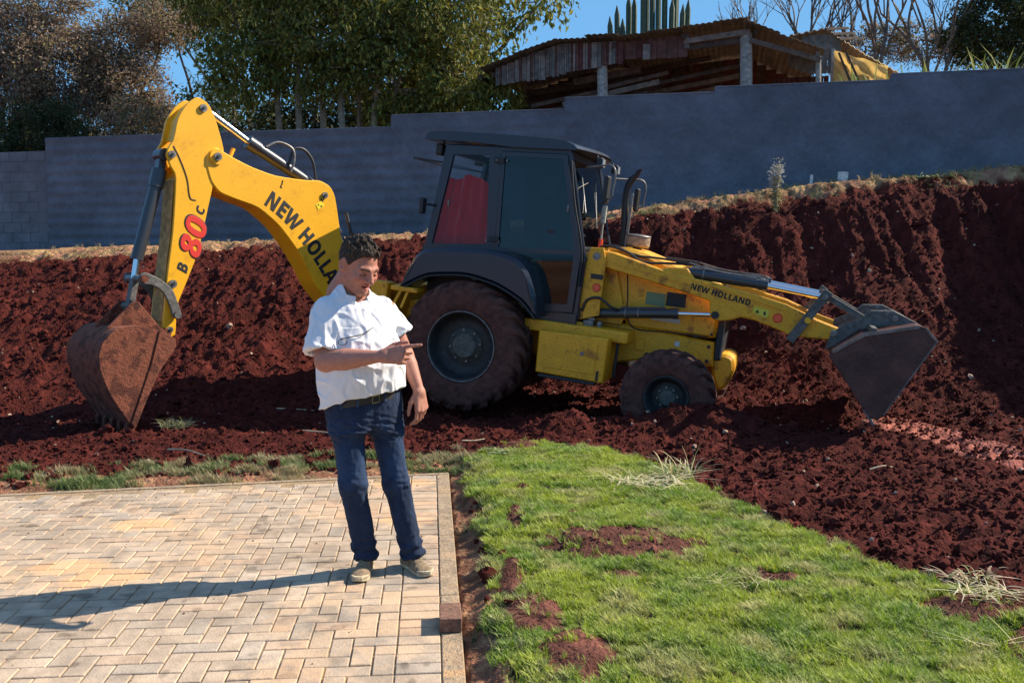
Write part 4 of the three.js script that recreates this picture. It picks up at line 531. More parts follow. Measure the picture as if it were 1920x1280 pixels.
  // ---- fenders
  both((s) => { const top = smoothPts([[-0.76, 0.50], [-0.70, 0.70], [-0.62, 0.86], [-0.50, 0.945], [-0.2, 0.985], [0.181, 1.005], [0.454, 0.965], [0.603, 0.85], [0.70, 0.63], [0.755, 0.40]], 3, false), arch = smoothPts([[0.735, 0.39], [0.57, 0.545], [0.29, 0.67], [-0.046, 0.725], [-0.444, 0.672], [-0.68, 0.54], [-0.74, 0.49]], 3, false);
    const f = part('fender', mir(plate([...top, ...arch], 0.62, 0.45, 0.035), s), cabPaint); part('fender_lip', mir(tube(arch.map(([x, y]) => [x, y - 0.002, 1.06]), 0.014, 40, 6), s), trimBlack, f); });
  // ---- cab
  part('cab_floor', joined([box(1.7, 0.06, 1.36, 0.25, 0.42, 0, 0.01), box(0.45, 0.12, 1.4, 0.88, 0.47, 0, 0.01), box(0.5, 0.5, 1.2, -0.4, 0.68, 0, 0.03)]), trimBlack);
  const rearHole = [[-0.455, 1.955], [-0.045, 1.985], [0.03, 1.055], [-0.60, 0.985]], doorHole = [[0.10, 2.02], [0.765, 2.05], [1.03, 1.05], [1.02, 0.49], [0.70, 0.455], [0.60, 0.78], [0.42, 0.965], [0.14, 1.01]];
  both((s) => {
    const side = part('cab_frame', mir(plate([[-0.545, 2.05], [0.82, 2.11], [1.105, 1.02], [1.09, 0.43], [0.66, 0.39], [0.56, 0.74], [0.40, 0.90], [0.1, 0.94], [-0.68, 0.90]], 0.66, 0.05, 0.008, [rearHole, doorHole]), s), cabPaint);
    const rg = new THREE.ShapeGeometry(shapeOf([[-0.465, 1.965], [-0.035, 1.995], [0.04, 1.045], [-0.61, 0.975]])).translate(0, 0, 0.69); part('quarter_window', mir(rg, s), rearGlassMat, side);
    const door = part('cab_door', mir(plate([[0.085, 2.03], [0.785, 2.06], [1.055, 1.05], [1.04, 0.475], [0.685, 0.44], [0.585, 0.77], [0.41, 0.955], [0.125, 0.995]], 0.715, 0.028, 0.006, [[[0.125, 1.985], [0.752, 2.012], [0.985, 1.105], [0.162, 1.035]], [[0.16, 1.0], [0.985, 1.07], [0.98, 0.55], [0.70, 0.52], [0.61, 0.80], [0.44, 0.975]]]), s), cabPaint);
    part('door_glass', mir(new THREE.ShapeGeometry(shapeOf([[0.12, 1.99], [0.757, 2.017], [0.99, 1.10], [0.157, 1.03]])).translate(0, 0, 0.728), s), doorGlassMat, door);
    part('lower_glass', mir(new THREE.ShapeGeometry(shapeOf([[0.15, 1.01], [0.99, 1.075], [0.985, 0.545], [0.69, 0.515], [0.60, 0.79], [0.43, 0.985]])).translate(0, 0, 0.728), s), doorGlassMat, door);
    part('hinge', mir(joined([box(0.11, 0.06, 0.02, 0.075, 1.93, 0.75, 0.005), box(0.11, 0.06, 0.02, 0.115, 1.12, 0.75, 0.005)]), s), trimBlack, door);
    part('hinge_bolt', mir(joined([disc(0.05, 1.93, 0.762, 0.01, 0.008, 8), disc(0.16, 1.935, 0.745, 0.011, 0.03, 8), disc(0.17, 1.10, 0.745, 0.011, 0.03, 8), disc(0.03, 1.10, 0.762, 0.01, 0.008, 8)]), s), wornSteel, door);
    part('latch', mir(box(0.028, 0.085, 0.022, 0.86, 1.52, 0.738, 0.01), s), wornSteel, door); part('latch', mir(box(0.026, 0.075, 0.02, -0.45, 1.44, 0.705, 0.01), s), wornSteel, side);
    part('oval_badge', mir(moved(new THREE.CylinderGeometry(0.045, 0.045, 0.006, 20).scale(1, 1, 0.5), 0.70, 1.27, 0.732, Math.PI / 2, 0, 0), s), trimBlack, door);
    part('step_skirt', mir(box(0.44, 0.16, 0.1, 0.87, 0.395, 0.665, 0.02), s), cabPaint, side);
    part('grab_rail', mir(joined([tube([[0.835, 2.0, 0.75], [0.92, 1.6, 0.76], [1.06, 1.1, 0.76], [1.07, 0.75, 0.74]], 0.013, 20, 6)]), s), trimBlack, side);
    part('work_light', mir(joined([box(0.07, 0.1, 0.12, 1.06, 2.03, 0.42, 0.015), rod([1.02, 2.1, 0.42], [1.04, 2.05, 0.42], 0.012)]), s), trimBlack); part('lamp_lens', mir(box(0.012, 0.08, 0.1, 1.10, 2.025, 0.42, 0.004), s), new THREE.MeshStandardMaterial({ color: lin(0.6, 0.6, 0.58), roughness: 0.15, metalness: 0.5 }));
    part('work_light', mir(joined([box(0.08, 0.12, 0.14, -0.63, 1.99, 0.62, 0.02), rod([-0.6, 2.08, 0.62], [-0.62, 2.02, 0.62], 0.014)]), s), trimBlack);
    const mr = part('mirror_bracket', mir(joined([tube([[1.0, 1.95, 0.72], [1.15, 1.965, 0.84], [1.29, 1.975, 0.93], [1.335, 1.93, 0.95], [1.335, 1.68, 0.95]], 0.010, 30, 8), tube([[1.335, 1.68, 0.95], [1.29, 1.65, 0.93]], 0.012, 6, 6)]), s), steel); part('mirror', mir(box(0.05, 0.27, 0.16, 1.265, 1.74, 0.90, 0.02), s), trimBlack, mr);
    part('mirror', mir(box(0.05, 0.17, 0.1, -0.70, 1.38, 0.80, 0.015), s), trimBlack, side); part('mirror_arm', mir(rod([-0.58, 1.40, 0.70], [-0.69, 1.40, 0.80], 0.014), s), trimBlack, side);
  });
  part('cross_bars', joined([box(0.06, 0.08, 1.34, 0.80, 2.06, 0, 0.01), box(0.05, 0.05, 1.34, 1.085, 1.03, 0, 0.01), box(0.05, 0.06, 1.34, 1.075, 0.46, 0, 0.01), box(0.06, 0.08, 1.34, -0.53, 2.0, 0, 0.01), box(0.06, 0.08, 1.34, -0.68, 0.93, 0, 0.01), bar([-0.535, 2.0, 0.62], [-0.675, 0.95, 0.62], 0.05, 0.05), bar([-0.535, 2.0, -0.62], [-0.675, 0.95, -0.62], 0.05, 0.05)]), cabPaint);
  const wind = (a, b) => { const g = new THREE.BufferGeometry(); g.setAttribute('position', new THREE.Float32BufferAttribute([a[0], a[1], 0.65, b[0], b[1], 0.65, b[0], b[1], -0.65, a[0], a[1], 0.65, b[0], b[1], -0.65, a[0], a[1], -0.65], 3)); g.computeVertexNormals(); return g; };
  part('windscreen', wind([0.815, 2.06], [1.095, 1.05]), frontGlassMat); part('lower_windscreen', wind([1.09, 1.01], [1.08, 0.48]), frontGlassMat); part('rear_window', wind([-0.60, 1.52], [-0.69, 0.96]), rearGlassMat);
  const flap = part('open_rear_window', moved(joined([box(0.42, 0.018, 1.0, -0.2, 0, 0, 0.004)]), -0.56, 1.86, 0, 0, 0, -0.06), rearGlassMat); part('window_frame', moved(joined([box(0.42, 0.022, 0.03, -0.2, 0, 0.51, 0.004), box(0.42, 0.022, 0.03, -0.2, 0, -0.51, 0.004), box(0.03, 0.022, 1.05, -0.41, 0, 0, 0.004)]), -0.56, 1.86, 0, 0, 0, -0.06), trimBlack, flap);
  const bowFront = (g) => { const p = g.attributes.position; for (let i = 0; i < p.count; i++) { const x = p.getX(i); if (x > 0.7) p.setX(i, x - 0.17 * (p.getZ(i) / 0.78) ** 2 * clamp((x - 0.7) / 0.3)); } };
  const wide = (pts, z0, t, n) => joined(Array.from({ length: n }, (_, k) => { const g = plate(pts, z0 + t * k / n, t / n, 0); return g; }));
  const roof = part('cab_roof', wide([[-0.76, 2.075], [-0.74, 2.14], [-0.70, 2.16], [-0.45, 2.18], [0.083, 2.195], [0.6, 2.195], [0.85, 2.185], [1.02, 2.155], [1.06, 2.12], [1.04, 2.105], [0.786, 2.10], [0.188, 2.075], [-0.217, 2.09]], -0.78, 1.56, 12), cabPaint); bowFront(roof.geometry);
  // inside the cab
  const seat = part('seat', joined([box(0.46, 0.14, 0.5, 0.18, 0.88, 0, 0.05), moved(box(0.13, 0.62, 0.48, 0, 0.3, 0, 0.05), -0.04, 0.9, 0, 0, 0, 0.12), box(0.3, 0.4, 0.36, 0.18, 0.63, 0, 0.03), box(0.3, 0.05, 0.06, 0.15, 1.12, 0.27, 0.02), box(0.3, 0.05, 0.06, 0.15, 1.12, -0.27, 0.02)]), trimBlack);
  part('steering_column', joined([rod([0.95, 0.5, 0], [0.72, 1.18, 0], 0.05), box(0.2, 0.5, 0.4, 0.95, 0.72, 0, 0.04), box(0.12, 0.2, 0.5, 0.93, 1.05, 0, 0.03)]), trimBlack); part('steering_wheel', moved(new THREE.TorusGeometry(0.2, 0.016, 8, 32), 0.70, 1.2, 0, Math.PI / 2, 0.32, 0), trimBlack);
  part('control_lever', joined([rod([0.55, 0.5, 0.4], [0.6, 1.05, 0.42], 0.014), rod([0.6, 1.05, 0.42], [0.605, 1.13, 0.42], 0.03), rod([0.6, 0.5, -0.4], [0.66, 1.05, -0.4], 0.014)]), trimBlack);
  part('wiper', joined([rod([0.83, 1.9, 0.2], [0.98, 1.5, 0.45], 0.01), rod([0.88, 1.85, -0.3], [1.0, 1.35, -0.1], 0.01), box(0.06, 0.12, 0.08, 0.86, 1.72, 0.52, 0.02)]), steel);
  // ---- backhoe: frame, stabilisers, swing post
  part('rear_frame', joined([box(0.16, 0.75, 1.9, -0.98, 0.12, 0, 0.02), box(0.5, 0.3, 0.9, -0.75, 0.1, 0, 0.02)]), dusty);
  both((s) => { part('stabiliser', mir(joined([box(0.2, 0.85, 0.2, -1.0, 0.12, 0.95, 0.02), box(0.13, 0.5, 0.13, -1.0, -0.34, 0.95, 0.01), box(0.4, 0.05, 0.4, -1.0, -0.60, 0.95, 0.01)]), s), dusty);
    part('rear_bracket', mir(joined([box(0.3, 0.05, 0.2, -0.70, 0.5, 0.98, 0.01), bar([-0.66, 0.48, 1.05], [-0.72, 0.3, 1.05], 0.03, 0.03), bar([-0.74, 0.48, 1.05], [-0.83, 0.28, 1.05], 0.03, 0.03)]), s), dusty); });
  // boom frame: x away from the machine in the plane of the boom, y up, - z to the viewer's side
  const piv = V(-1.35, 0, 0).applyMatrix4(BK.matrixWorld), F = new THREE.Matrix4().makeBasis(V(-Math.SQRT1_2, 0, Math.SQRT1_2), V(0, 1, 0), V(-Math.SQRT1_2, 0, -Math.SQRT1_2)).setPosition(piv.x, 0, piv.z).premultiply(BK.matrixWorld.clone().invert());
  const bpart = (name, geo, mat, parent = BK) => mesh(name, boxUV(geo).applyMatrix4(F), mat, parent);
  bpart('swing_post', joined([rod([0, 0.3, 0], [0, 1.15, 0], 0.14), box(0.4, 0.5, 0.4, 0.15, 0.72, 0, 0.04), plate([[-0.1, 0.35], [0.35, 0.45], [0.45, 0.95], [0.3, 1.1], [-0.1, 1.1]], -0.2, 0.4, 0.02)]), dusty);
  bpart('swing_bracket', joined([box(0.35, 0.14, 0.5, -0.2, 1.0, 0, 0.03), box(0.35, 0.14, 0.5, -0.2, 0.4, 0, 0.03)]), dusty);
  const boomPts = [[2.264, 2.654], [2.232, 2.707], [2.169, 2.738], [2.077, 2.70], [1.968, 2.648], [1.776, 2.574], [1.51, 2.505], [1.161, 2.479], [0.979, 2.484], [0.85, 2.432], [0.777, 2.31], [0.709, 1.882], [0.684, 1.755], [0.504, 1.331], [0.307, 1.028], [0.30, 0.861], [0.45, 0.82], [0.592, 0.876], [0.783, 1.048], [1.041, 1.344], [1.147, 1.534], [1.285, 1.751], [1.489, 1.992], [1.722, 2.165], [1.948, 2.235], [2.136, 2.30], [2.226, 2.402], [2.27, 2.55]];
  const boom = bpart('boom', plate(smoothPts(boomPts, 3), -0.15, 0.3, 0.01), yellow);
  const pin = (x, y, z, r, parent, m = steel) => { bpart('pin', disc(x, y, z, r, 0.03, 18), m, parent); bpart('pin_bolt', disc(x, y, z - 0.018, r * 0.45, 0.014, 6), trimBlack, parent); };
  bpart('pin_boss', joined([disc(2.167, 2.648, -0.155, 0.075, 0.03, 28)]), yellow, boom); pin(2.167, 2.648, -0.175, 0.04, boom); pin(0.92, 2.329, -0.155, 0.035, boom);
  bpart('sticker', moved(new RoundedBoxGeometry(0.09, 0.06, 0.003, 1, 0.001), 0.98, 2.22, -0.1525, 0, 0, -0.5), new THREE.MeshStandardMaterial({ color: lin(0.85, 0.68, 0.02), roughness: 0.5 }), boom);
  bpart('sticker_mark', joined([moved(new THREE.BoxGeometry(0.012, 0.045, 0.003), 0.955, 2.275, -0.153, 0, 0, -0.5), moved(new THREE.BoxGeometry(0.014, 0.014, 0.003), 1.0, 2.225, -0.1545), moved(new THREE.BoxGeometry(0.014, 0.02, 0.003), 0.965, 2.21, -0.1545), tube([[1.43, 2.46, -0.152], [1.44, 2.42, -0.152], [1.455, 2.40, -0.152], [1.44, 2.385, -0.152]], 0.006, 10, 4)]), trimBlack, boom);
  { // maker's name along the curve of the boom
    const c = new THREE.CatmullRomCurve3([[1.665, 2.215], [1.46, 2.07], [1.27, 1.89], [1.11, 1.69], [0.97, 1.49], [0.85, 1.29], [0.78, 1.1]].map(([x, y]) => V(x, y, 0))), L = c.getLength();
    lettering('NEW HOLLAND', 0.17, (x, y, z) => { const t = clamp(x * 0.86 / L, 0, 1), p = c.getPointAt(t), d = c.getTangentAt(t), up = V(d.y, -d.x, 0); if (up.y < 0) up.negate(); return V(p.x, p.y, -0.1505 - z).addScaledVector(up, y).applyMatrix4(F); }, black, boom);
  }
  const dipPts = [[2.60, 2.782], [2.545, 2.99], [2.45, 3.13], [2.342, 3.205], [2.238, 3.158], [2.165, 3.031], [2.081, 2.727], [2.12, 2.58], [2.211, 2.347], [2.374, 1.745], [2.52, 1.405], [2.62, 1.182], [2.645, 0.915], [2.755, 0.905], [2.775, 0.95], [2.698, 1.521], [2.635, 1.91], [2.588, 2.411], [2.63, 2.518], [2.672, 2.625], [2.65, 2.70]];
  const dipper = bpart('dipper', joined([plate(smoothPts(dipPts, 3), -0.14, 0.03, 0.006), plate(smoothPts(dipPts, 3), 0.11, 0.03, 0.006), plate([[2.55, 2.45], [2.3, 2.75], [2.14, 2.62], [2.225, 2.347], [2.388, 1.745], [2.53, 1.405], [2.632, 1.182], [2.655, 0.95], [2.74, 0.93], [2.688, 1.521], [2.625, 1.91], [2.578, 2.40]], -0.111, 0.222, 0), plate(strip([[2.56, 2.78], [2.51, 2.98], [2.42, 3.11], [2.342, 3.17]], 0.02), -0.111, 0.222, 0)]), yellow);
  bpart('seam', tube([[2.60, 2.72, -0.141], [2.54, 2.6, -0.141], [2.475, 2.42, -0.141], [2.455, 2.26, -0.141], [2.44, 2.225, -0.141], [2.39, 2.215, -0.141]], 0.006, 30, 5), trimBlack, dipper);
  pin(2.29, 3.106, -0.145, 0.038, dipper); pin(2.622, 2.637, -0.145, 0.036, dipper); pin(2.657, 1.408, -0.145, 0.04, dipper); pin(2.70, 0.97, -0.145, 0.03, dipper);
  bpart('mud_strip', plate([[2.60, 2.40], [2.648, 1.91], [2.711, 1.521], [2.765, 1.05], [2.755, 1.05], [2.70, 1.521], [2.637, 1.91], [2.59, 2.40]], -0.105, 0.21, 0.002), matte(0.40, 0.25, 0.09, { map: rep(grainTex, 2) }), dipper);
  { // model number up the dipper
    const o = V(2.63, 1.53, -0.1405), d = V(-0.30, 0.954, 0).normalize(), up = V(0.954, 0.30, 0).normalize(), put = (sx, off, lift, sh = 0.12) => (x, y, z) => o.clone().addScaledVector(d, off + x * sx).addScaledVector(up, y + lift - 0.02).add(V(0, 0, -z)).applyMatrix4(F);
    lettering('B', 0.105, put(1.0, 0.0, -0.10), black, dipper, 'lettering', 0.2); lettering('C', 0.085, put(1.0, 0.60, -0.115), black, dipper, 'lettering', 0.2);
    lettering('80', 0.235, put(1.12, 0.155, -0.185), black, dipper, 'lettering', 0.2).scale.set(1, 1, 1);
    lettering('80', 0.212, (x, y, z) => { const p = put(1.18, 0.168, -0.177)(x, y, z); return p.addScaledVector(V(Math.SQRT1_2, 0, Math.SQRT1_2).transformDirection(BK.matrixWorld.clone().invert()), 0.0025); }, red, dipper, 'lettering', 0.2);
  }
  const dc = bpart('dipper_cylinder', joined([rod([1.70, 2.825, 0], [0.95, 2.43, 0], 0.062), rod([1.74, 2.846, 0], [1.62, 2.783, 0], 0.072), rod([0.92, 2.43, -0.06], [0.92, 2.43, 0.06], 0.07)]), cylBlack);
  bpart('piston_rod', rod([2.22, 3.135, 0], [1.70, 2.825, 0], 0.034), chrome, dc); bpart('rod_eye', rod([2.27, 3.115, -0.09], [2.27, 3.115, 0.09], 0.055), steel, dc);
  bpart('hose', tube([[1.56, 2.80, -0.05], [1.42, 2.86, -0.06], [1.26, 2.80, -0.08], [1.25, 2.68, -0.09], [1.29, 2.56, -0.08]], 0.014, 26, 8), steel, dc); bpart('hose', tube([[1.30, 2.64, -0.06], [1.24, 2.80, -0.07], [1.13, 2.81, -0.08], [1.02, 2.70, -0.08], [0.98, 2.50, -0.08]], 0.016, 26, 8), hoseMat, dc); bpart('fitting', rod([1.95, 2.66, 0], [1.90, 2.76, 0], 0.02), yellow, boom);
  const bcy = bpart('crowd_cylinder', joined([rod([2.70, 2.42, 0], [2.935, 1.64, 0], 0.058), rod([2.68, 2.50, 0], [2.725, 2.33, 0], 0.07), rod([2.655, 2.64, -0.08], [2.655, 2.64, 0.08], 0.06), bar([2.655, 2.64, 0], [2.69, 2.46, 0], 0.1, 0.07, V(1, 0, 0))]), cylBlack);
  bpart('piston_rod', rod([2.93, 1.65, 0], [2.965, 1.46, 0], 0.032), chrome, bcy); bpart('rod_eye', rod([2.96, 1.463, -0.16], [2.96, 1.463, 0.16], 0.035), steel, bcy);
  for (const z of [-0.19, 0.16]) { const l = bpart('bucket_link', plate(smoothPts([[2.985, 1.50], [2.93, 1.52], [2.80, 1.46], [2.68, 1.36], [2.62, 1.20], [2.60, 1.12], [2.635, 1.07], [2.685, 1.10], [2.71, 1.20], [2.77, 1.33], [2.87, 1.40], [2.98, 1.42]], 3), z, 0.03, 0.006), linkSteel); bpart('link_pin', disc(2.643, 1.112, z + (z < 0 ? -0.005 : 0.03), 0.035, 0.05), steel, l); bpart('link_pin', disc(2.955, 1.463, z + (z < 0 ? -0.005 : 0.03), 0.035, 0.05), mud, l); }
  bpart('push_link', joined([bar([2.96, 1.47, 0], [3.02, 1.20, 0], 0.09, 0.06, V(1, 0, 0)), rod([3.02, 1.2, -0.16], [3.02, 1.2, 0.16], 0.035)]), linkSteel);
  // backhoe bucket
  const back = smoothPts([[3.156, 0.085], [3.257, 0.25], [3.367, 0.45], [3.443, 0.70], [3.416, 0.88], [3.267, 1.02], [3.05, 1.03], [2.86, 0.97]], 4, false);
  const bb = bpart('backhoe_bucket', plate(strip(back, 0.02), -0.3, 0.76, 0.003), mud);
  const sideP = [...back, [2.73, 0.89], [2.73, 0.82], [2.90, 0.596], [3.037, 0.335]];
  for (const z of [-0.315, 0.455]) { bpart('side_plate', plate(sideP, z, 0.02, 0.004), mud, bb); bpart('side_cutter', plate([[2.88, 0.985], [2.73, 0.895], [2.725, 0.82], [2.90, 0.59], [3.03, 0.335], [3.14, 0.09], [3.18, 0.14], [3.07, 0.42], [2.97, 0.68]], z < 0 ? z - 0.014 : z + 0.02, 0.014, 0.004), mud, bb); }
  for (const z of [-0.16, 0.13]) bpart('ear', plate([[3.3, 1.02], [3.06, 1.245], [3.0, 1.25], [2.96, 1.20], [2.80, 1.0], [2.68, 0.97], [2.70, 0.88], [2.9, 0.94]], z, 0.03, 0.006), mud, bb);
  for (let k = 0; k < 5; k++) { const z = -0.27 + k * 0.17; bpart('tooth', joined([plate([[3.10, 0.18], [3.155, 0.20], [3.215, 0.12], [3.215, -0.06], [3.195, -0.065], [3.14, 0.06]], z - 0.03, 0.06, 0.01)]), mud, bb); }
  const bmc = bpart('boom_cylinder', joined([rod([0.22, 0.95, 0], [0.55, 1.75, 0], 0.065)]), cylBlack); bpart('piston_rod', rod([0.55, 1.75, 0], [0.78, 2.25, 0], 0.035), chrome, bmc); bpart('hose', tube([[0.62, 2.15, -0.12], [0.58, 1.95, -0.14], [0.5, 1.7, -0.14], [0.3, 1.3, -0.14], [0.1, 1.0, -0.1]], 0.02, 24, 8), hoseMat, bmc);
  // red cloth hung inside the cab behind the quarter window
  const nu = 50, nv = 24, p = [], idx = []; for (let v = 0; v <= nv; v++) for (let u = 0; u <= nu; u++) { const a = u / nu, b = v / nv, x = mix(-0.66 + 0.13 * b, 0.07 - 0.05 * b, a), top = 1.70 + 0.06 * Math.exp(-(((a - 0.5) / 0.2) ** 2)) + 0.01 * Math.sin(a * 20), y = mix(0.98, top, b), fold = 0.022 * Math.sin(a * 34 + b) * (a < 0.5 ? 1 : 0.3) + 0.02 * n2(a * 4, b * 2); const q = V(x, y, 0.60 + fold).applyMatrix4(BK.matrixWorld); p.push(q.x, q.y, q.z); }
  for (let v = 0; v < nv; v++) for (let u = 0; u < nu; u++) { const a = v * (nu + 1) + u; idx.push(a, a + 1, a + nu + 1, a + 1, a + nu + 2, a + nu + 1); }
  const cg = new THREE.BufferGeometry(); cg.setAttribute('position', new THREE.Float32BufferAttribute(p, 3)); cg.setIndex(idx); cg.computeVertexNormals();
  tag(mesh('red_cloth', cg, new THREE.MeshPhysicalMaterial({ color: lin(0.85, 0.012, 0.014), roughness: 0.95, transmission: 0.6, side: THREE.DoubleSide })), 'red cloth hung inside the cab behind the rear side window', 'cloth');
}
// ------------------------------------------------------------------ person: fields of distance, meshed on grids
function netMesh(f, lo, hi, h, colour) {
  const n = [0, 1, 2].map((k) => Math.ceil((hi[k] - lo[k]) / h) + 1), [nx, ny, nz] = n, F = new Float32Array(nx * ny * nz), at = (i, j, k) => (k * ny + j) * nx + i;
  for (let k = 0; k < nz; k++) for (let j = 0; j < ny; j++) for (let i = 0; i < nx; i++) F[at(i, j, k)] = f(lo[0] + i * h, lo[1] + j * h, lo[2] + k * h);
  const id = new Int32Array(nx * ny * nz).fill(-1), P = [], C8 = [[0, 0, 0], [1, 0, 0], [0, 1, 0], [1, 1, 0], [0, 0, 1], [1, 0, 1], [0, 1, 1], [1, 1, 1]], E12 = [[0, 1], [2, 3], [4, 5], [6, 7], [0, 2], [1, 3], [4, 6], [5, 7], [0, 4], [1, 5], [2, 6], [3, 7]];
  for (let k = 0; k < nz - 1; k++) for (let j = 0; j < ny - 1; j++) for (let i = 0; i < nx - 1; i++) {
    const v = C8.map(([a, b, c]) => F[at(i + a, j + b, k + c)]); let m = 0; for (const q of v) if (q < 0) m++; if (!m || m === 8) continue;
    let x = 0, y = 0, z = 0, c = 0; for (const [a, b] of E12) if ((v[a] < 0) !== (v[b] < 0)) { const t = v[a] / (v[a] - v[b]); x += mix(C8[a][0], C8[b][0], t); y += mix(C8[a][1], C8[b][1], t); z += mix(C8[a][2], C8[b][2], t); c++; }
    id[at(i, j, k)] = P.length / 3; P.push(lo[0] + (i + x / c) * h, lo[1] + (j + y / c) * h, lo[2] + (k + z / c) * h);
  }
  const I = [], quad = (a, b, c, d, flip) => { if (a < 0 || b < 0 || c < 0 || d < 0) return; flip ? I.push(a, c, b, a, d, c) : I.push(a, b, c, a, c, d); };
  for (let k = 1; k < nz - 1; k++) for (let j = 1; j < ny - 1; j++) for (let i = 1; i < nx - 1; i++) {
    const s = F[at(i, j, k)] < 0;
    if (s !== F[at(i + 1, j, k)] < 0) quad(id[at(i, j - 1, k - 1)], id[at(i, j, k - 1)], id[at(i, j, k)], id[at(i, j - 1, k)], !s);
    if (s !== F[at(i, j + 1, k)] < 0) quad(id[at(i - 1, j, k - 1)], id[at(i - 1, j, k)], id[at(i, j, k)], id[at(i, j, k - 1)], !s);
    if (s !== F[at(i, j, k + 1)] < 0) quad(id[at(i - 1, j - 1, k)], id[at(i, j - 1, k)], id[at(i, j, k)], id[at(i - 1, j, k)], !s);
  }
  const N = [], col = [], e = h * 0.6; for (let q = 0; q < P.length; q += 3) { const [x, y, z] = [P[q], P[q + 1], P[q + 2]], a = f(x + e, y, z) - f(x - e, y, z), b = f(x, y + e, z) - f(x, y - e, z), c = f(x, y, z + e) - f(x, y, z - e), l = Math.hypot(a, b, c) || 1; N.push(a / l, b / l, c / l); if (colour) col.push(...colour(x, y, z)); }
  const g = new THREE.BufferGeometry(); g.setAttribute('position', new THREE.Float32BufferAttribute(P, 3)); g.setAttribute('normal', new THREE.Float32BufferAttribute(N, 3)); if (colour) g.setAttribute('color', new THREE.Float32BufferAttribute(col, 3)); g.setIndex(I); return g;
}
const smin = (a, b, k) => { const h = Math.max(k - Math.abs(a - b), 0) / k; return Math.min(a, b) - h * h * k * 0.25; }, smax = (a, b, k) => -smin(-a, -b, k);
const cone = (x, y, z, a, b, r1, r2) => { const dx = b[0] - a[0], dy = b[1] - a[1], dz = b[2] - a[2], px = x - a[0], py = y - a[1], pz = z - a[2], t = clamp((px * dx + py * dy + pz * dz) / (dx * dx + dy * dy + dz * dz)); return Math.hypot(px - t * dx, py - t * dy, pz - t * dz) - (r1 + (r2 - r1) * t); };
const ball = (x, y, z, c, r) => { const a = (x - c[0]) / r[0], b = (y - c[1]) / r[1], d = (z - c[2]) / r[2], k = Math.hypot(a, b, d), g = Math.hypot(a / r[0], b / r[1], d / r[2]); return k < 1e-6 ? -Math.min(...r) : k * (k - 1) / g; };
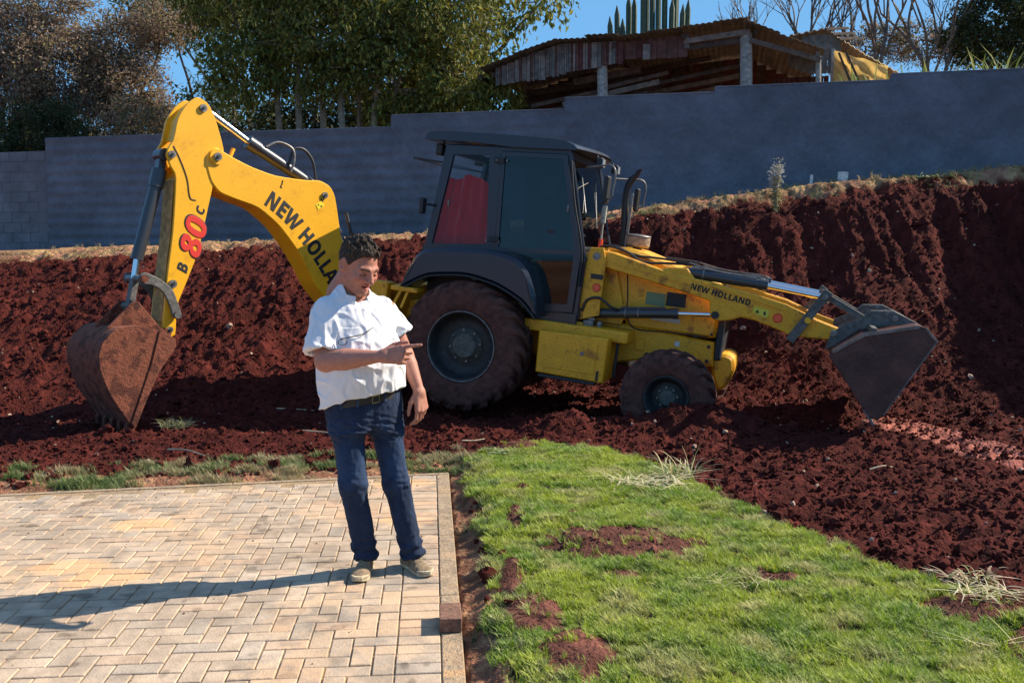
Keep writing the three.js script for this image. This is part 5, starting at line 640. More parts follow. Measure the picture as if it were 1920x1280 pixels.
{
  const person = thing('person', 'man in white short-sleeved shirt and blue jeans pointing with his right hand', 'person', [-0.635, 0.0, -4.83]);
  const fx = 0.54, fz = 0.84; // facing direction; his right is (-fz, 0, fx)
  const TORSO = [[0.80, -0.135, 0.0, 0.20, 0.155], [0.87, -0.140, 0.0, 0.222, 0.160], [0.95, -0.143, 0.008, 0.222, 0.165], [1.05, -0.145, 0.028, 0.226, 0.180], [1.12, -0.147, 0.034, 0.226, 0.182], [1.22, -0.158, 0.026, 0.216, 0.160], [1.32, -0.174, 0.012, 0.205, 0.140], [1.40, -0.184, 0.0, 0.188, 0.116], [1.45, -0.190, -0.005, 0.145, 0.09], [1.49, -0.195, 0.0, 0.095, 0.075], [1.54, -0.195, 0.0, 0.06, 0.06]];
  const sect = (tab, y) => { let i = 1; while (i < tab.length - 1 && y > tab[i][0]) i++; const a = tab[i - 1], b = tab[i], t = clamp((y - a[0]) / (b[0] - a[0])), s = t * t * (3 - 2 * t) * 0.5 + t * 0.5; return [mix(a[1], b[1], t), mix(a[2], b[2], t), mix(a[3], b[3], s), mix(a[4], b[4], s)]; };
  const torsoUV = (x, y, z) => { const [cx, cz, a, b] = sect(TORSO, y), u = -(x - cx) * fz + (z - cz) * fx, v = (x - cx) * fx + (z - cz) * fz; return [u, v, a, b]; };
  const torsoD = (x, y, z, off = 0) => { const [u, v, a0, b0] = torsoUV(x, y, z), a = a0 + off, b = b0 + off, k = Math.hypot(u / a, v / b), g = Math.hypot(u / a / a, v / b / b) || 1; return Math.max(k < 1e-5 ? -b : k * (k - 1) / g, y - 1.53, 0.78 - y); };
  const shR = [-0.335, 1.388, 0.085], shL = [-0.035, 1.395, -0.09], elR = [-0.298, 1.150, 0.19], wrR = [0.0, 1.184, 0.285], elL = [0.062, 1.150, -0.12], wrL = [0.146, 0.965, -0.045];
  // ---- head, in its own frame: y up, z out of the face, x to his left
  const HS = 1.14, headM = new THREE.Matrix4().compose(V(-0.150, 1.622, 0.045), new THREE.Quaternion().setFromEuler(new THREE.Euler(rad(27), rad(46), rad(-2), 'YXZ')), V(HS, HS, HS)), headI = headM.clone().invert(), hv = V();
  const toHead = (x, y, z) => hv.set(x, y, z).applyMatrix4(headI);
  function headLocal(x, y, z) {
    const ax = Math.abs(x);
    let d = ball(x, y, z, [0, 0.036, -0.018], [0.075, 0.088, 0.097]);
    d = smin(d, ball(x, y, z, [0, -0.030, 0.028], [0.061, 0.083, 0.065]), 0.035);
    d = smin(d, cone(ax, y, z, [0.048, -0.058, -0.005], [0.012, -0.100, 0.060], 0.026, 0.021), 0.03);
    d = smin(d, ball(ax, y, z, [0.037, -0.022, 0.066], [0.024, 0.022, 0.022]), 0.025);
    d = smin(d, cone(ax, y, z, [0.010, 0.023, 0.087], [0.044, 0.020, 0.070], 0.010, 0.010), 0.016);
    d = smax(d, -ball(ax, y, z, [0.032, 0.001, 0.098], [0.019, 0.0125, 0.018]), 0.012);
    d = smin(d, ball(ax, y, z, [0.032, 0.000, 0.074], [0.0155, 0.0125, 0.014]), 0.004);
    d = smin(d, cone(x, y, z, [0, 0.014, 0.090], [0, -0.024, 0.113], 0.0095, 0.0135), 0.014);
    d = smin(d, ball(ax, y, z, [0.013, -0.027, 0.098], [0.010, 0.0085, 0.012]), 0.008);
    d = smin(d, cone(ax, y, z, [0.0, -0.0475, 0.097], [0.021, -0.0515, 0.083], 0.0062, 0.004), 0.008);
    d = smin(d, cone(ax, y, z, [0.0, -0.0700, 0.094], [0.019, -0.0640, 0.083], 0.0075, 0.004), 0.009);
    d = smax(d, -ball(ax, y, z, [0, -0.0585, 0.093], [0.021, 0.0050, 0.016]), 0.004);
    d = smax(d, -cone(ax, y, z, [0.020, -0.032, 0.099], [0.034, -0.062, 0.083], 0.002, 0.002), 0.008);
    d = smin(d, ball(x, y, z, [0, -0.094, 0.074], [0.022, 0.017, 0.018]), 0.018);
    // ears
    const ex = ax - 0.080 - 0.25 * (-(z + 0.02)), ez = z + 0.012; let ear = ball(ex, y, ez, [0, -0.002, 0], [0.010, 0.034, 0.021]); ear = smax(ear, -ball(ex, y, ez, [0.009, 0.003, 0.003], [0.008, 0.021, 0.011]), 0.005);
    d = smin(d, ear, 0.009);
    // neck
    return smin(d, cone(x, y, z, [0, -0.06, -0.03], [-0.004, -0.20, -0.062], 0.057, 0.066), 0.03);
  }
  const headCol = (x, y, z) => { const p = toHead(x, y, z), ax = Math.abs(p.x); let c = [0.44, 0.185, 0.125]; const m = 1 + 0.10 * n3(p.x * 40, p.y * 40, p.z * 40) + 0.06 * n3(p.x * 120, p.y * 120, p.z * 120); const to = (q, t) => { c = c.map((v, k) => mix(v, q[k], t)); };
    to([0.52, 0.17, 0.12], 0.6 * sstep(0.03, 0.012, Math.hypot(ax - 0.038, p.y + 0.022)) * (p.z > 0.05 ? 1 : 0)); // ruddy cheeks
    to([0.30, 0.17, 0.125], 0.35 * sstep(-0.055, -0.075, p.y) * (p.z > 0.0 && p.y > -0.12 ? 1 : 0) * (0.6 + 0.4 * n3(p.x * 200, p.y * 200, p.z * 200))); // stubble
    if (p.z > 0.07 && Math.abs(p.y + 0.0585) < 0.016 && ax < 0.023) to([0.42, 0.12, 0.10], 0.7); // lips
    if (p.z > 0.06 && Math.abs(p.y - 0.024 + Math.abs(ax - 0.03) * 0.12) < 0.0055 && ax > 0.012 && ax < 0.05) to([0.06, 0.04, 0.03], 0.75); // brows
    if (p.z > 0.07 && Math.abs(p.y + 0.003 + (ax - 0.032) ** 2 * 6) < 0.0028 && Math.abs(ax - 0.032) < 0.014) to([0.03, 0.02, 0.018], 0.85); // lashes
    return c.map((v) => v * m); };
  const skinCol = (x, y, z) => { const m = 1 + 0.10 * n3(x * 30, y * 30, z * 30) + 0.05 * n3(x * 110, y * 110, z * 110); return [0.45 * m, 0.20 * m, 0.138 * m]; };
  // ---- hands: a palm of metacarpals, five jointed fingers
  function hand(w, from, f, n, right, curl, thumb) { // wrist, finger direction, back of the hand
    const s = right ? n.clone().cross(f) : f.clone().cross(n), B = []; const S = 1.06; s.normalize();
    const put = (o, a, b, c) => o.clone().addScaledVector(f, a * S).addScaledVector(s, b * S).addScaledVector(n, c * S), W = V(...w);
    const bases = [[0.094, 0.033, 0.0], [0.098, 0.010, 0.003], [0.093, -0.012, 0.001], [0.084, -0.032, -0.003]], len = [[0.044, 0.026, 0.021], [0.048, 0.030, 0.022], [0.045, 0.028, 0.021], [0.035, 0.021, 0.018]];
    bases.forEach((b, i) => {
      const k = put(W, ...b); B.push([put(W, 0.005, b[1] * 0.55, 0), k, 0.0165, 0.0135, 0]);
      let o = k, a = 0; len[i].forEach((L, j) => { a += curl[i][j]; const d = f.clone().multiplyScalar(Math.cos(a)).addScaledVector(n, -Math.sin(a)).addScaledVector(s, (1.5 - i) * 0.03).normalize(), e = o.clone().addScaledVector(d, L * S); B.push([o, e, [0.0098, 0.0088, 0.0078][j], [0.0088, 0.0078, 0.0066][j], i + 1]); o = e; });
    });
    let o = put(W, 0.022, 0.026, -0.006); thumb.forEach(([df, ds, dn, L], j) => { const e = put(o, df * L, ds * L, dn * L); B.push([o, e, [0.0165, 0.0115, 0.0098][j], [0.0125, 0.0100, 0.0080][j], 6]); o = e; });
    const back = W.clone().addScaledVector(V(...from).sub(W).normalize(), 0.06); B.push([back, put(W, 0.012, 0, 0), 0.0315, 0.0255, 0]);
    const seg = B.map(([a, b, r1, r2, g]) => [a.toArray(), b.toArray(), r1 * S, r2 * S, g]);
    return { seg, f: (x, y, z) => { let palm = 1e9, fingers = 1e9; const per = {}; for (const [a, b, r1, r2, g] of seg) { const d = cone(x, y, z, a, b, r1, r2); if (!g) palm = smin(palm, d, 0.014); else per[g] = per[g] === undefined ? d : smin(per[g], d, 0.003); } for (const g in per) fingers = Math.min(fingers, per[g]); return smin(palm, fingers, 0.006); } };
  }
  const handR = hand(wrR, elR, V(0.985, 0.10, 0.14).normalize(), V(-0.16, 0.22, 0.962).normalize(), true, [[0.0, 0.10, 0.08], [0.95, 1.25, 0.75], [1.15, 1.35, 0.8], [1.25, 1.35, 0.8]], [[0.75, 0.58, -0.25, 0.042], [0.96, 0.22, -0.1, 0.036], [0.99, -0.02, -0.08, 0.028]]);
  const handL = hand(wrL, elL, V(0.14, -0.98, 0.10).normalize(), V(0.78, 0.16, 0.6).normalize(), false, [[0.35, 0.55, 0.35], [0.45, 0.6, 0.4], [0.5, 0.65, 0.4], [0.55, 0.65, 0.4]], [[0.72, 0.62, -0.3, 0.042], [0.92, 0.28, -0.25, 0.034], [0.95, 0.08, -0.25, 0.027]]);
  const bodyF = (x, y, z) => {
    let d = Math.max(torsoD(x, y, z, -0.034), 1.06 - y);
    d = smin(d, cone(x, y, z, shR, elR, 0.058, 0.052), 0.04); d = smin(d, Math.min(cone(x, y, z, elR, [mix(elR[0], wrR[0], 0.35), mix(elR[1], wrR[1], 0.35), mix(elR[2], wrR[2], 0.35)], 0.055, 0.056), cone(x, y, z, [mix(elR[0], wrR[0], 0.35), mix(elR[1], wrR[1], 0.35), mix(elR[2], wrR[2], 0.35)], wrR, 0.056, 0.0265)), 0.018);
    d = smin(d, cone(x, y, z, shL, elL, 0.055, 0.045), 0.03); const mL = [mix(elL[0], wrL[0], 0.3), mix(elL[1], wrL[1], 0.3), mix(elL[2], wrL[2], 0.3)]; d = smin(d, Math.min(cone(x, y, z, elL, mL, 0.046, 0.046), cone(x, y, z, mL, wrL, 0.046, 0.0255)), 0.015);
    return smin(d, cone(x, y, z, [-0.195, 1.44, 0.0], [-0.185, 1.54, 0.01], 0.07, 0.062), 0.04);
  };
  const headF = (x, y, z) => { const p = toHead(x, y, z); return headLocal(p.x, p.y, p.z) * HS; };
  const cat = (list) => mergeGeometries(list);
  const skin = new THREE.MeshPhysicalMaterial({ vertexColors: true, roughness: 0.55, specularIntensity: 0.6, sheen: 0.0 });
  mesh('body', cat([netMesh(bodyF, [-0.46, 0.75, -0.30], [0.24, 1.60, 0.40], 0.009, skinCol), netMesh(headF, [-0.33, 1.43, -0.13], [0.03, 1.80, 0.22], 0.0034, headCol), netMesh(handR.f, [-0.11, 1.07, 0.18], [0.24, 1.27, 0.39], 0.0032, skinCol), netMesh(handL.f, [0.05, 0.74, -0.16], [0.26, 1.08, 0.10], 0.0032, skinCol)]), skin, person);
  // ---- hair
  const hairLine = [[-0.12, -0.080], [-0.06, -0.070], [-0.028, -0.050], [-0.012, 0.012], [0.012, 0.000], [0.026, 0.018], [0.042, 0.050], [0.062, 0.078], [0.09, 0.084]];
  const hairF = (x, y, z) => { const p = toHead(x, y, z), ax = Math.abs(p.x), tuft = 0.0035 * n3(p.x * 70, p.y * 26, p.z * 40) + 0.006 * n3(p.x * 26, p.y * 22, p.z * 14) + 0.0022 * n3(p.x * 170, p.y * 70, p.z * 80), top = sstep(0.04, 0.10, p.y); let d = ball(p.x, p.y, p.z, [0, 0.036 + 0.006 * top, -0.018], [0.080, 0.095, 0.102]) - tuft * (0.5 + top) - 0.006 * top * sstep(-0.02, 0.07, p.z); d = smax(d, lerpTable(hairLine, p.z) + (ax < 0.03 ? 0 : 0.0) - p.y + 0.004 * n3(p.x * 90, p.y * 40, 3), 0.006); return d * HS; };
  const hairCol = (x, y, z) => { const p = toHead(x, y, z), t = clamp(0.5 + 0.6 * n3(p.x * 150, p.y * 50, p.z * 60)), grey = 0.25 + 0.5 * clamp(n3(p.x * 60, p.y * 60, p.z * 60)); return [mix(0.016, 0.060 + 0.03 * grey, t), mix(0.010, 0.038 + 0.025 * grey, t), mix(0.006, 0.024 + 0.02 * grey, t)]; };
  mesh('hair', netMesh(hairF, [-0.33, 1.50, -0.16], [0.03, 1.83, 0.20], 0.0034, hairCol), new THREE.MeshPhysicalMaterial({ vertexColors: true, roughness: 0.75, specularIntensity: 0.5 }), person);
  // ---- shirt
  const slR = [-0.322, 1.205, 0.155], slL = [0.028, 1.262, -0.118], hemY = (x) => lerpTable([[-0.37, 0.882], [-0.26, 0.925], [-0.20, 0.950], [0.07, 0.990]], x);
  const shirtF = (x, y, z) => {
    const [u, v] = torsoUV(x, y, z), front = v > 0 ? 1 : 0;
    const away = (p, e, o) => { const l = Math.hypot(e[0] - p[0], e[1] - p[1], e[2] - p[2]); return ((x - e[0]) * (e[0] - p[0]) + (y - e[1]) * (e[1] - p[1]) + (z - e[2]) * (e[2] - p[2])) / l - o; };
    let d = torsoD(x, y, z, 0.004), sR = cone(x, y, z, [shR[0] + 0.014, shR[1] + 0.004, shR[2]], slR, 0.062, 0.094), sL = cone(x, y, z, [shL[0] - 0.014, shL[1] + 0.002, shL[2]], slL, 0.060, 0.084);
    sR = smax(sR, away(shR, slR, 0.014), 0.008); sL = smax(sL, away(shL, slL, 0.0), 0.008);
    sR = smax(sR, -cone(x, y, z, [slR[0] - 0.002, slR[1] + 0.03, slR[2] - 0.01], [slR[0] + 0.012, slR[1] - 0.08, slR[2] + 0.03], 0.070, 0.084), 0.004); sL = smax(sL, -cone(x, y, z, [slL[0], slL[1] + 0.03, slL[2]], [slL[0] + 0.03, slL[1] - 0.09, slL[2]], 0.058, 0.072), 0.004);
    const kR = 0.05 * sstep(1.24, 1.34, y) + 0.006, kL = 0.04 * sstep(1.27, 1.36, y) + 0.006; d = smin(d, sR, kR); d = smin(d, sL, kL);
    // folds: drawn from the shoulders to the belly, slack above the belt and round the sleeves
    const low = sstep(1.08, 0.92, y), warp = 0.25 * n3(x * 5, y * 4, z * 5);
    const dia = Math.max(0, 1 - Math.abs(n3(u * 8 - y * 4.5, y * 3.6 + u * 6, v * 5)) * 2.1);
    let w = 0.0045 * n3(u * 11 + y * 3 + warp, y * 3.0, v * 8) + 0.0058 * dia * dia * (3 - 2 * dia) + 0.0016 * n3(x * 30, y * 15, z * 30) + low * (0.007 * n3(u * 15, y * 6 + 3, v * 15) + 0.004);
    w += front * 0.0035 * Math.max(0, 1 - Math.abs(u - 0.012 + (y - 1.15) * 0.05) / 0.020) + front * 0.0025 * Math.sin(u * 48 + y * 10) * sstep(0.13, 0.03, Math.abs(u - 0.09)) * sstep(1.42, 1.3, y) * sstep(1.1, 1.2, y);
    if (front && Math.abs(u - 0.095) < 0.055 && y > 1.18 && y < 1.315) w += 0.004; // chest pocket
    d -= w;
    // sleeve openings, neck opening, hem
    d = smax(d, -cone(x, y, z, [-0.172, 1.465, 0.03], [-0.13, 1.60, 0.07], 0.062, 0.085), 0.006);
    const hem = hemY(x) + 0.008 * n3(x * 14, 0, z * 14); d = smax(d, hem - y, 0.006); d = smax(d, -Math.max(torsoD(x, y, z, -0.012), y - hem - 0.04), 0.004);
    return d;
  };
    const shirtMat = new THREE.MeshPhysicalMaterial({ color: lin(0.76, 0.76, 0.77), roughness: 0.9 });
  const shirt = mesh('shirt', netMesh(shirtF, [-0.47, 0.84, -0.26], [0.15, 1.55, 0.31], 0.0058), shirtMat, person);
  { // collar: a stand and two turned-down leaves
    const n = 60, P = [], idx = [], c0 = V(-0.176, 1.470, 0.024), ti = new THREE.Quaternion().setFromEuler(new THREE.Euler(0.30, Math.atan2(fx, fz) + 0.12, -0.02, 'YXZ')), prof = (t) => { const k = Math.pow(Math.abs(t - 0.5) * 2, 5); return [[0.066, -0.015], [0.070, 0.016], [0.075, 0.019], [0.086 + 0.012 * k, 0.000 - 0.03 * k], [0.094 + 0.020 * k, -0.018 - 0.042 * k], [0.091 + 0.020 * k, -0.021 - 0.042 * k], [0.080 + 0.008 * k, -0.004 - 0.025 * k], [0.072, 0.010]]; };
    for (let i = 0; i <= n; i++) { const t = i / n, a = mix(0.42, 2 * Math.PI - 0.42, t); prof(t).forEach(([r, y]) => { const q = V(Math.sin(a) * r * 1.08, y, Math.cos(a) * r * 0.98).applyQuaternion(ti).add(c0); P.push(q.x, q.y, q.z); }); }
    for (let i = 0; i < n; i++) for (let j = 0; j < 8; j++) { const a = i * 8 + j, b = i * 8 + (j + 1) % 8; idx.push(a, b, a + 8, b, b + 8, a + 8); } for (const e of [0, n]) for (let j = 1; j < 7; j++) e ? idx.push(e * 8, e * 8 + j, e * 8 + j + 1) : idx.push(0, j + 1, j);
    const g = new THREE.BufferGeometry(); g.setAttribute('position', new THREE.Float32BufferAttribute(P, 3)); g.setIndex(idx); const q = g.toNonIndexed(); q.computeVertexNormals(); mesh('collar', toCreasedNormals(q, 0.9), shirtMat, shirt);
  }
  const onFront = (u, y, off) => { const [cx, cz, a, b] = sect(TORSO, y), v = (b + off) * Math.sqrt(Math.max(0, 1 - (u / (a + off)) ** 2)); return V(cx - u * fz + v * fx, y, cz + u * fx + v * fz); };
  for (let k = 0; k < 5; k++) { const y = 1.06 + k * 0.085, p = onFront(0.012 - (y - 1.15) * 0.05, y, 0.010), g = new THREE.CylinderGeometry(0.0055, 0.0055, 0.003, 12); g.rotateX(Math.PI / 2); g.rotateY(Math.atan2(fx, fz)); g.translate(p.x, p.y, p.z); mesh('button', g, new THREE.MeshStandardMaterial({ color: lin(0.7, 0.7, 0.68), roughness: 0.3 }), shirt); }
  // ---- jeans
  const HIPS = [[0.74, -0.135, 0.0, 0.165, 0.115], [0.80, -0.137, -0.004, 0.172, 0.120], [0.88, -0.139, -0.004, 0.186, 0.135], [0.96, -0.141, 0.0, 0.198, 0.146], [0.985, -0.141, 0.0, 0.197, 0.145]];
  const beltY = (x) => mix(0.912, 0.968, clamp((x + 0.34) / 0.40));
  const kneeR = [-0.190, 0.500, 0.075], ankR = [-0.146, 0.085, -0.02], kneeL = [0.020, 0.490, -0.01], ankL = [0.104, 0.085, -0.045];
  const jeansF = (x, y, z) => {
    const [cx, cz, a, b] = sect(HIPS, y), u = -(x - cx) * fz + (z - cz) * fx, v = (x - cx) * fx + (z - cz) * fz, k = Math.hypot(u / a, v / b), g = Math.hypot(u / a / a, v / b / b) || 1; let d = Math.max(k < 1e-5 ? -b : k * (k - 1) / g, 0.79 - y, y - beltY(x) - 0.012);
    const legs = (h, kn, an, r0, r1, r2) => smin(cone(x, y, z, h, kn, r0, r1), cone(x, y, z, kn, an, r1, r2), 0.04);
    const R1 = legs([-0.226, 0.86, 0.045], kneeR, ankR, 0.087, 0.069, 0.064), L1 = legs([-0.048, 0.86, -0.05], kneeL, ankL, 0.086, 0.065, 0.062);
    d = smin(d, smin(R1, L1, 0.012), 0.10);
    // creases at the knee and hip, stacks of folds above the shoe
    const stack = sstep(0.26, 0.12, y), knee = Math.exp(-(((y - 0.5) / 0.09) ** 2)), hip = Math.exp(-(((y - 0.80) / 0.07) ** 2)), sd = x > -0.05 ? 1 : 0;
    let w = 0.003 * n3(x * 9 + sd * 7, y * 5, z * 9) + 0.0015 * n3(x * 34, y * 20, z * 34) + stack * (0.006 * Math.sin(y * 95 + 3 * n3(x * 9, 2 + sd, z * 9)) + 0.006 * n3(x * 16, y * 30, z * 16)) + knee * 0.004 * n3(x * 12, y * 30 + sd, z * 12) + hip * 0.006 * n3(x * 14 + y * 20, y * 30, z * 14) + 0.003 * (1 - 2.4 * Math.abs(n3(x * 5 + y * 2, y * 4 + sd * 3, z * 5))) * sstep(0.2, 0.4, y) * sstep(0.9, 0.7, y);
    d -= w; return smax(d, 0.062 + 0.010 * n3(x * 10, 1, z * 10) - y, 0.012);
  };
  const jeansCol = (x, y, z) => { const worn = clamp(0.35 * Math.exp(-(((y - 0.60) / 0.16) ** 2)) + 0.25 * n3(x * 10, y * 6, z * 10) + 0.15 * n3(x * 40, y * 40, z * 40), 0, 0.6); return [mix(0.006, 0.026, worn), mix(0.018, 0.062, worn), mix(0.050, 0.145, worn)]; };
  const jeans = mesh('jeans', netMesh(jeansF, [-0.40, 0.02, -0.24], [0.24, 1.02, 0.24], 0.0064, jeansCol), new THREE.MeshPhysicalMaterial({ vertexColors: true, roughness: 0.95 }), person);
  { // belt and buckle
    const ring = (y0, off, half, th, a0, a1, n) => { const P = [], idx = []; for (let i = 0; i <= n; i++) { const a = mix(a0, a1, i / n); for (const [o, h] of [[0, -half], [th, -half], [th, half], [0, half]]) { const [cx, cz, A, B] = sect(HIPS, 0.93), u = (A + off + o) * Math.sin(a), v = (B + off + o) * Math.cos(a), x = cx - u * fz + v * fx; P.push(x, beltY(x) + y0 + h, cz + u * fx + v * fz); } } for (let i = 0; i < n; i++) for (let j = 0; j < 4; j++) { const a = i * 4 + j, b = i * 4 + (j + 1) % 4; idx.push(a, a + 4, b, b, a + 4, b + 4); } const g = new THREE.BufferGeometry(); g.setAttribute('position', new THREE.Float32BufferAttribute(P, 3)); g.setIndex(idx); const q = g.toNonIndexed(); q.computeVertexNormals(); return q; };
    const leather = matte(0.026, 0.021, 0.017, { map: rep(grainTex, 4), roughness: 0.6 });
    const belt = mesh('belt', boxUV(ring(-0.004, 0.004, 0.018, 0.005, 0, Math.PI * 2, 90)), leather, person);
    mesh('buckle', boxUV(joined([ring(-0.004, 0.0095, 0.021, 0.004, -0.10, -0.085, 3), ring(-0.004, 0.0095, 0.021, 0.004, 0.09, 0.105, 3), ring(0.014, 0.0095, 0.003, 0.004, -0.1, 0.1, 10), ring(-0.022, 0.0095, 0.003, 0.004, -0.1, 0.1, 10)])), matte(0.45, 0.36, 0.2, { metalness: 0.9, roughness: 0.35 }), belt);
    for (const a of [-0.75, -0.3, 0.45, 0.9]) mesh('belt_loop', boxUV(ring(-0.004, 0.0095, 0.024, 0.003, a, a + 0.05, 4)), new THREE.MeshPhysicalMaterial({ color: lin(0.03, 0.06, 0.12), roughness: 0.95 }), belt);
  }
  // ---- shoes
  const suede = matte(0.215, 0.155, 0.095, { map: rep(grainTex, 6), roughness: 0.95 }), soleMat = matte(0.50, 0.42, 0.27, { map: rep(grainTex, 5) }), laceMat = matte(0.30, 0.235, 0.16, {});
  for (const [hx, hz, tx, tz] of [[-0.146, -0.095, -0.150, 0.185], [0.048, -0.125, 0.212, 0.095]]) {
    const L = Math.hypot(tx - hx, tz - hz), M = new THREE.Matrix4().makeRotationY(Math.atan2(tx - hx, tz - hz)).setPosition(hx, 0, hz), k = L / 0.29; // local z from heel to toe
    const soleW = (z) => lerpTable([[0, 0.026], [0.015, 0.034], [0.06, 0.036], [0.12, 0.035], [0.19, 0.047], [0.23, 0.047], [0.265, 0.036], [0.285, 0.018], [0.292, 0.004]], z);
    const soleF = (x, y, z) => { z /= k; const c = -0.004 * sstep(0.1, 0.2, z), w = soleW(clamp(z, 0, 0.292)) ; return Math.max(Math.abs(x - c) - w, -z, z - 0.292, y - (0.030 + 0.008 * sstep(0.2, 0.29, z)), 0.003 + 0.012 * sstep(0.25, 0.3, z) - y) ; };
    const upF = (x, y, z) => { z /= k; const hgt = lerpTable([[0, 0.075], [0.03, 0.095], [0.09, 0.10], [0.12, 0.092], [0.17, 0.066], [0.22, 0.050], [0.27, 0.038], [0.29, 0.028]], z), w = soleW(clamp(z, 0, 0.292)) + 0.002; let d = (Math.hypot((x + 0.004 * sstep(0.1, 0.2, z)) / w, Math.max(0, y - 0.02) / Math.max(0.012, hgt - 0.02)) - 1) * Math.min(w, hgt) * 0.8; d = Math.max(d, -z + 0.002, z - 0.291, 0.02 - y); d = smax(d, -cone(x, y, z, [0, 0.16, 0.055], [0, 0.085, 0.065], 0.03, 0.022), 0.01); const lace = z > 0.09 && z < 0.18 && Math.abs(x) < 0.02 ? 0.002 * Math.sin(z * 420) : 0; return d - lace - 0.0012 * n3(x * 60, y * 60, z * 60); };
    const sh = mesh('shoe', boxUV(netMesh(upF, [-0.07, 0.0, -0.02], [0.07, 0.125, 0.33], 0.0036)).applyMatrix4(M), suede, person); mesh('sole', boxUV(netMesh(soleF, [-0.07, -0.01, -0.02], [0.07, 0.06, 0.33], 0.0036)).applyMatrix4(M), soleMat, sh);
    for (let i = 0; i < 5; i++) { const z = (0.105 + i * 0.016) * k, y = 0.097 - i * 0.0085; mesh('lace', tube([[-0.024, y - 0.012, z], [-0.012, y - 0.001, z], [0.012, y - 0.001, z + 0.004], [0.024, y - 0.012, z]], 0.003, 10, 6).applyMatrix4(M), laceMat, sh); }
  }
  // ---- spectacles hooked in the chest pocket
  { const a = onFront(0.15, 1.262, 0.022).add(person.position), b = onFront(0.045, 1.283, 0.024).add(person.position), c = onFront(-0.02, 1.312, 0.022).add(person.position), m = new THREE.MeshStandardMaterial({ color: lin(0.03, 0.03, 0.035), roughness: 0.3 });
    const s = thing('eyeglasses', 'thin dark eyeglasses hooked in the chest pocket of the white shirt', 'eyeglasses', a.toArray()); const l = (v) => v.clone().sub(a).toArray(); mesh('temple_arm', tube([l(a), l(b), l(c)], 0.0026, 16, 6), m, s); mesh('lens_rim', new THREE.TorusGeometry(0.018, 0.0018, 6, 24).scale(1.2, 0.8, 1).translate(0.012, -0.016, 0.004), m, s); }
}
// ------------------------------------------------------------------ turf, weeds and small things on the ground
function bladeGeo(list) { // list of [x, z, lean angle, lean, height, width]
  const p = []; for (const [x, z, a, l, h, w] of list) { const cx = Math.cos(a), cz = Math.sin(a), sx = -cz * w / 2, sz = cx * w / 2, m = [x + cx * l * 0.35, h * 0.62, z + cz * l * 0.35], t = [x + cx * l, h, z + cz * l]; p.push(x - sx, 0, z - sz, x + sx, 0, z + sz, m[0] + sx * 0.75, m[1], m[2] + sz * 0.75, x - sx, 0, z - sz, m[0] + sx * 0.75, m[1], m[2] + sz * 0.75, m[0] - sx * 0.75, m[1], m[2] - sz * 0.75, m[0] - sx * 0.75, m[1], m[2] - sz * 0.75, m[0] + sx * 0.75, m[1], m[2] + sz * 0.75, ...t); }
  const g = new THREE.BufferGeometry(); g.setAttribute('position', new THREE.Float32BufferAttribute(p, 3)); g.computeVertexNormals(); return g;
}
const grassMat = new THREE.MeshPhysicalMaterial({ color: lin(1, 1, 1), roughness: 0.85, side: THREE.DoubleSide, transmission: 0.45 });
const strawMat = new THREE.MeshPhysicalMaterial({ color: lin(1, 1, 1), roughness: 0.95, side: THREE.DoubleSide, transmission: 0.3 });
function tuft(seed, n, spread, h, w, lean) { const R = rng(seed), l = []; for (let i = 0; i < n; i++) l.push([(R() - 0.5) * spread, (R() - 0.5) * spread, R() * 6.28, lean * mix(0.3, 1.2, R()) * h, h * mix(0.55, 1.1, R()), w * mix(0.7, 1.2, R())]); return bladeGeo(l); }
function turf(name, label, n, area, mask, geo, colour, size, seed, mat = grassMat) { // mask(x, z) -> density 0..1
  const R = rng(seed), M = geo.map(() => []), C = geo.map(() => []), q = new THREE.Quaternion(), up = V(0, 1, 0);
  for (let i = 0; i < n; i++) { const x = mix(area[0], area[1], R()), z = mix(area[2], area[3], R()), m = mask(x, z); if (R() > m) continue; const k = Math.floor(R() * geo.length), s = size(x, z) * mix(0.7, 1.25, R()); M[k].push(new THREE.Matrix4().compose(V(x, groundAt(x, z)[0] - 0.004, z), q.setFromAxisAngle(up, R() * 6.28), V(s, s * mix(0.8, 1.2, R()), s))); const c = colour(x, z, R()); C[k].push(lin(...c)); }
  geo.forEach((g, k) => tag(instanced(name, g, mat, M[k], C[k]), label, 'grass'));
}
const mixC = (a, b, t) => a.map((v, k) => mix(v, b[k], t));
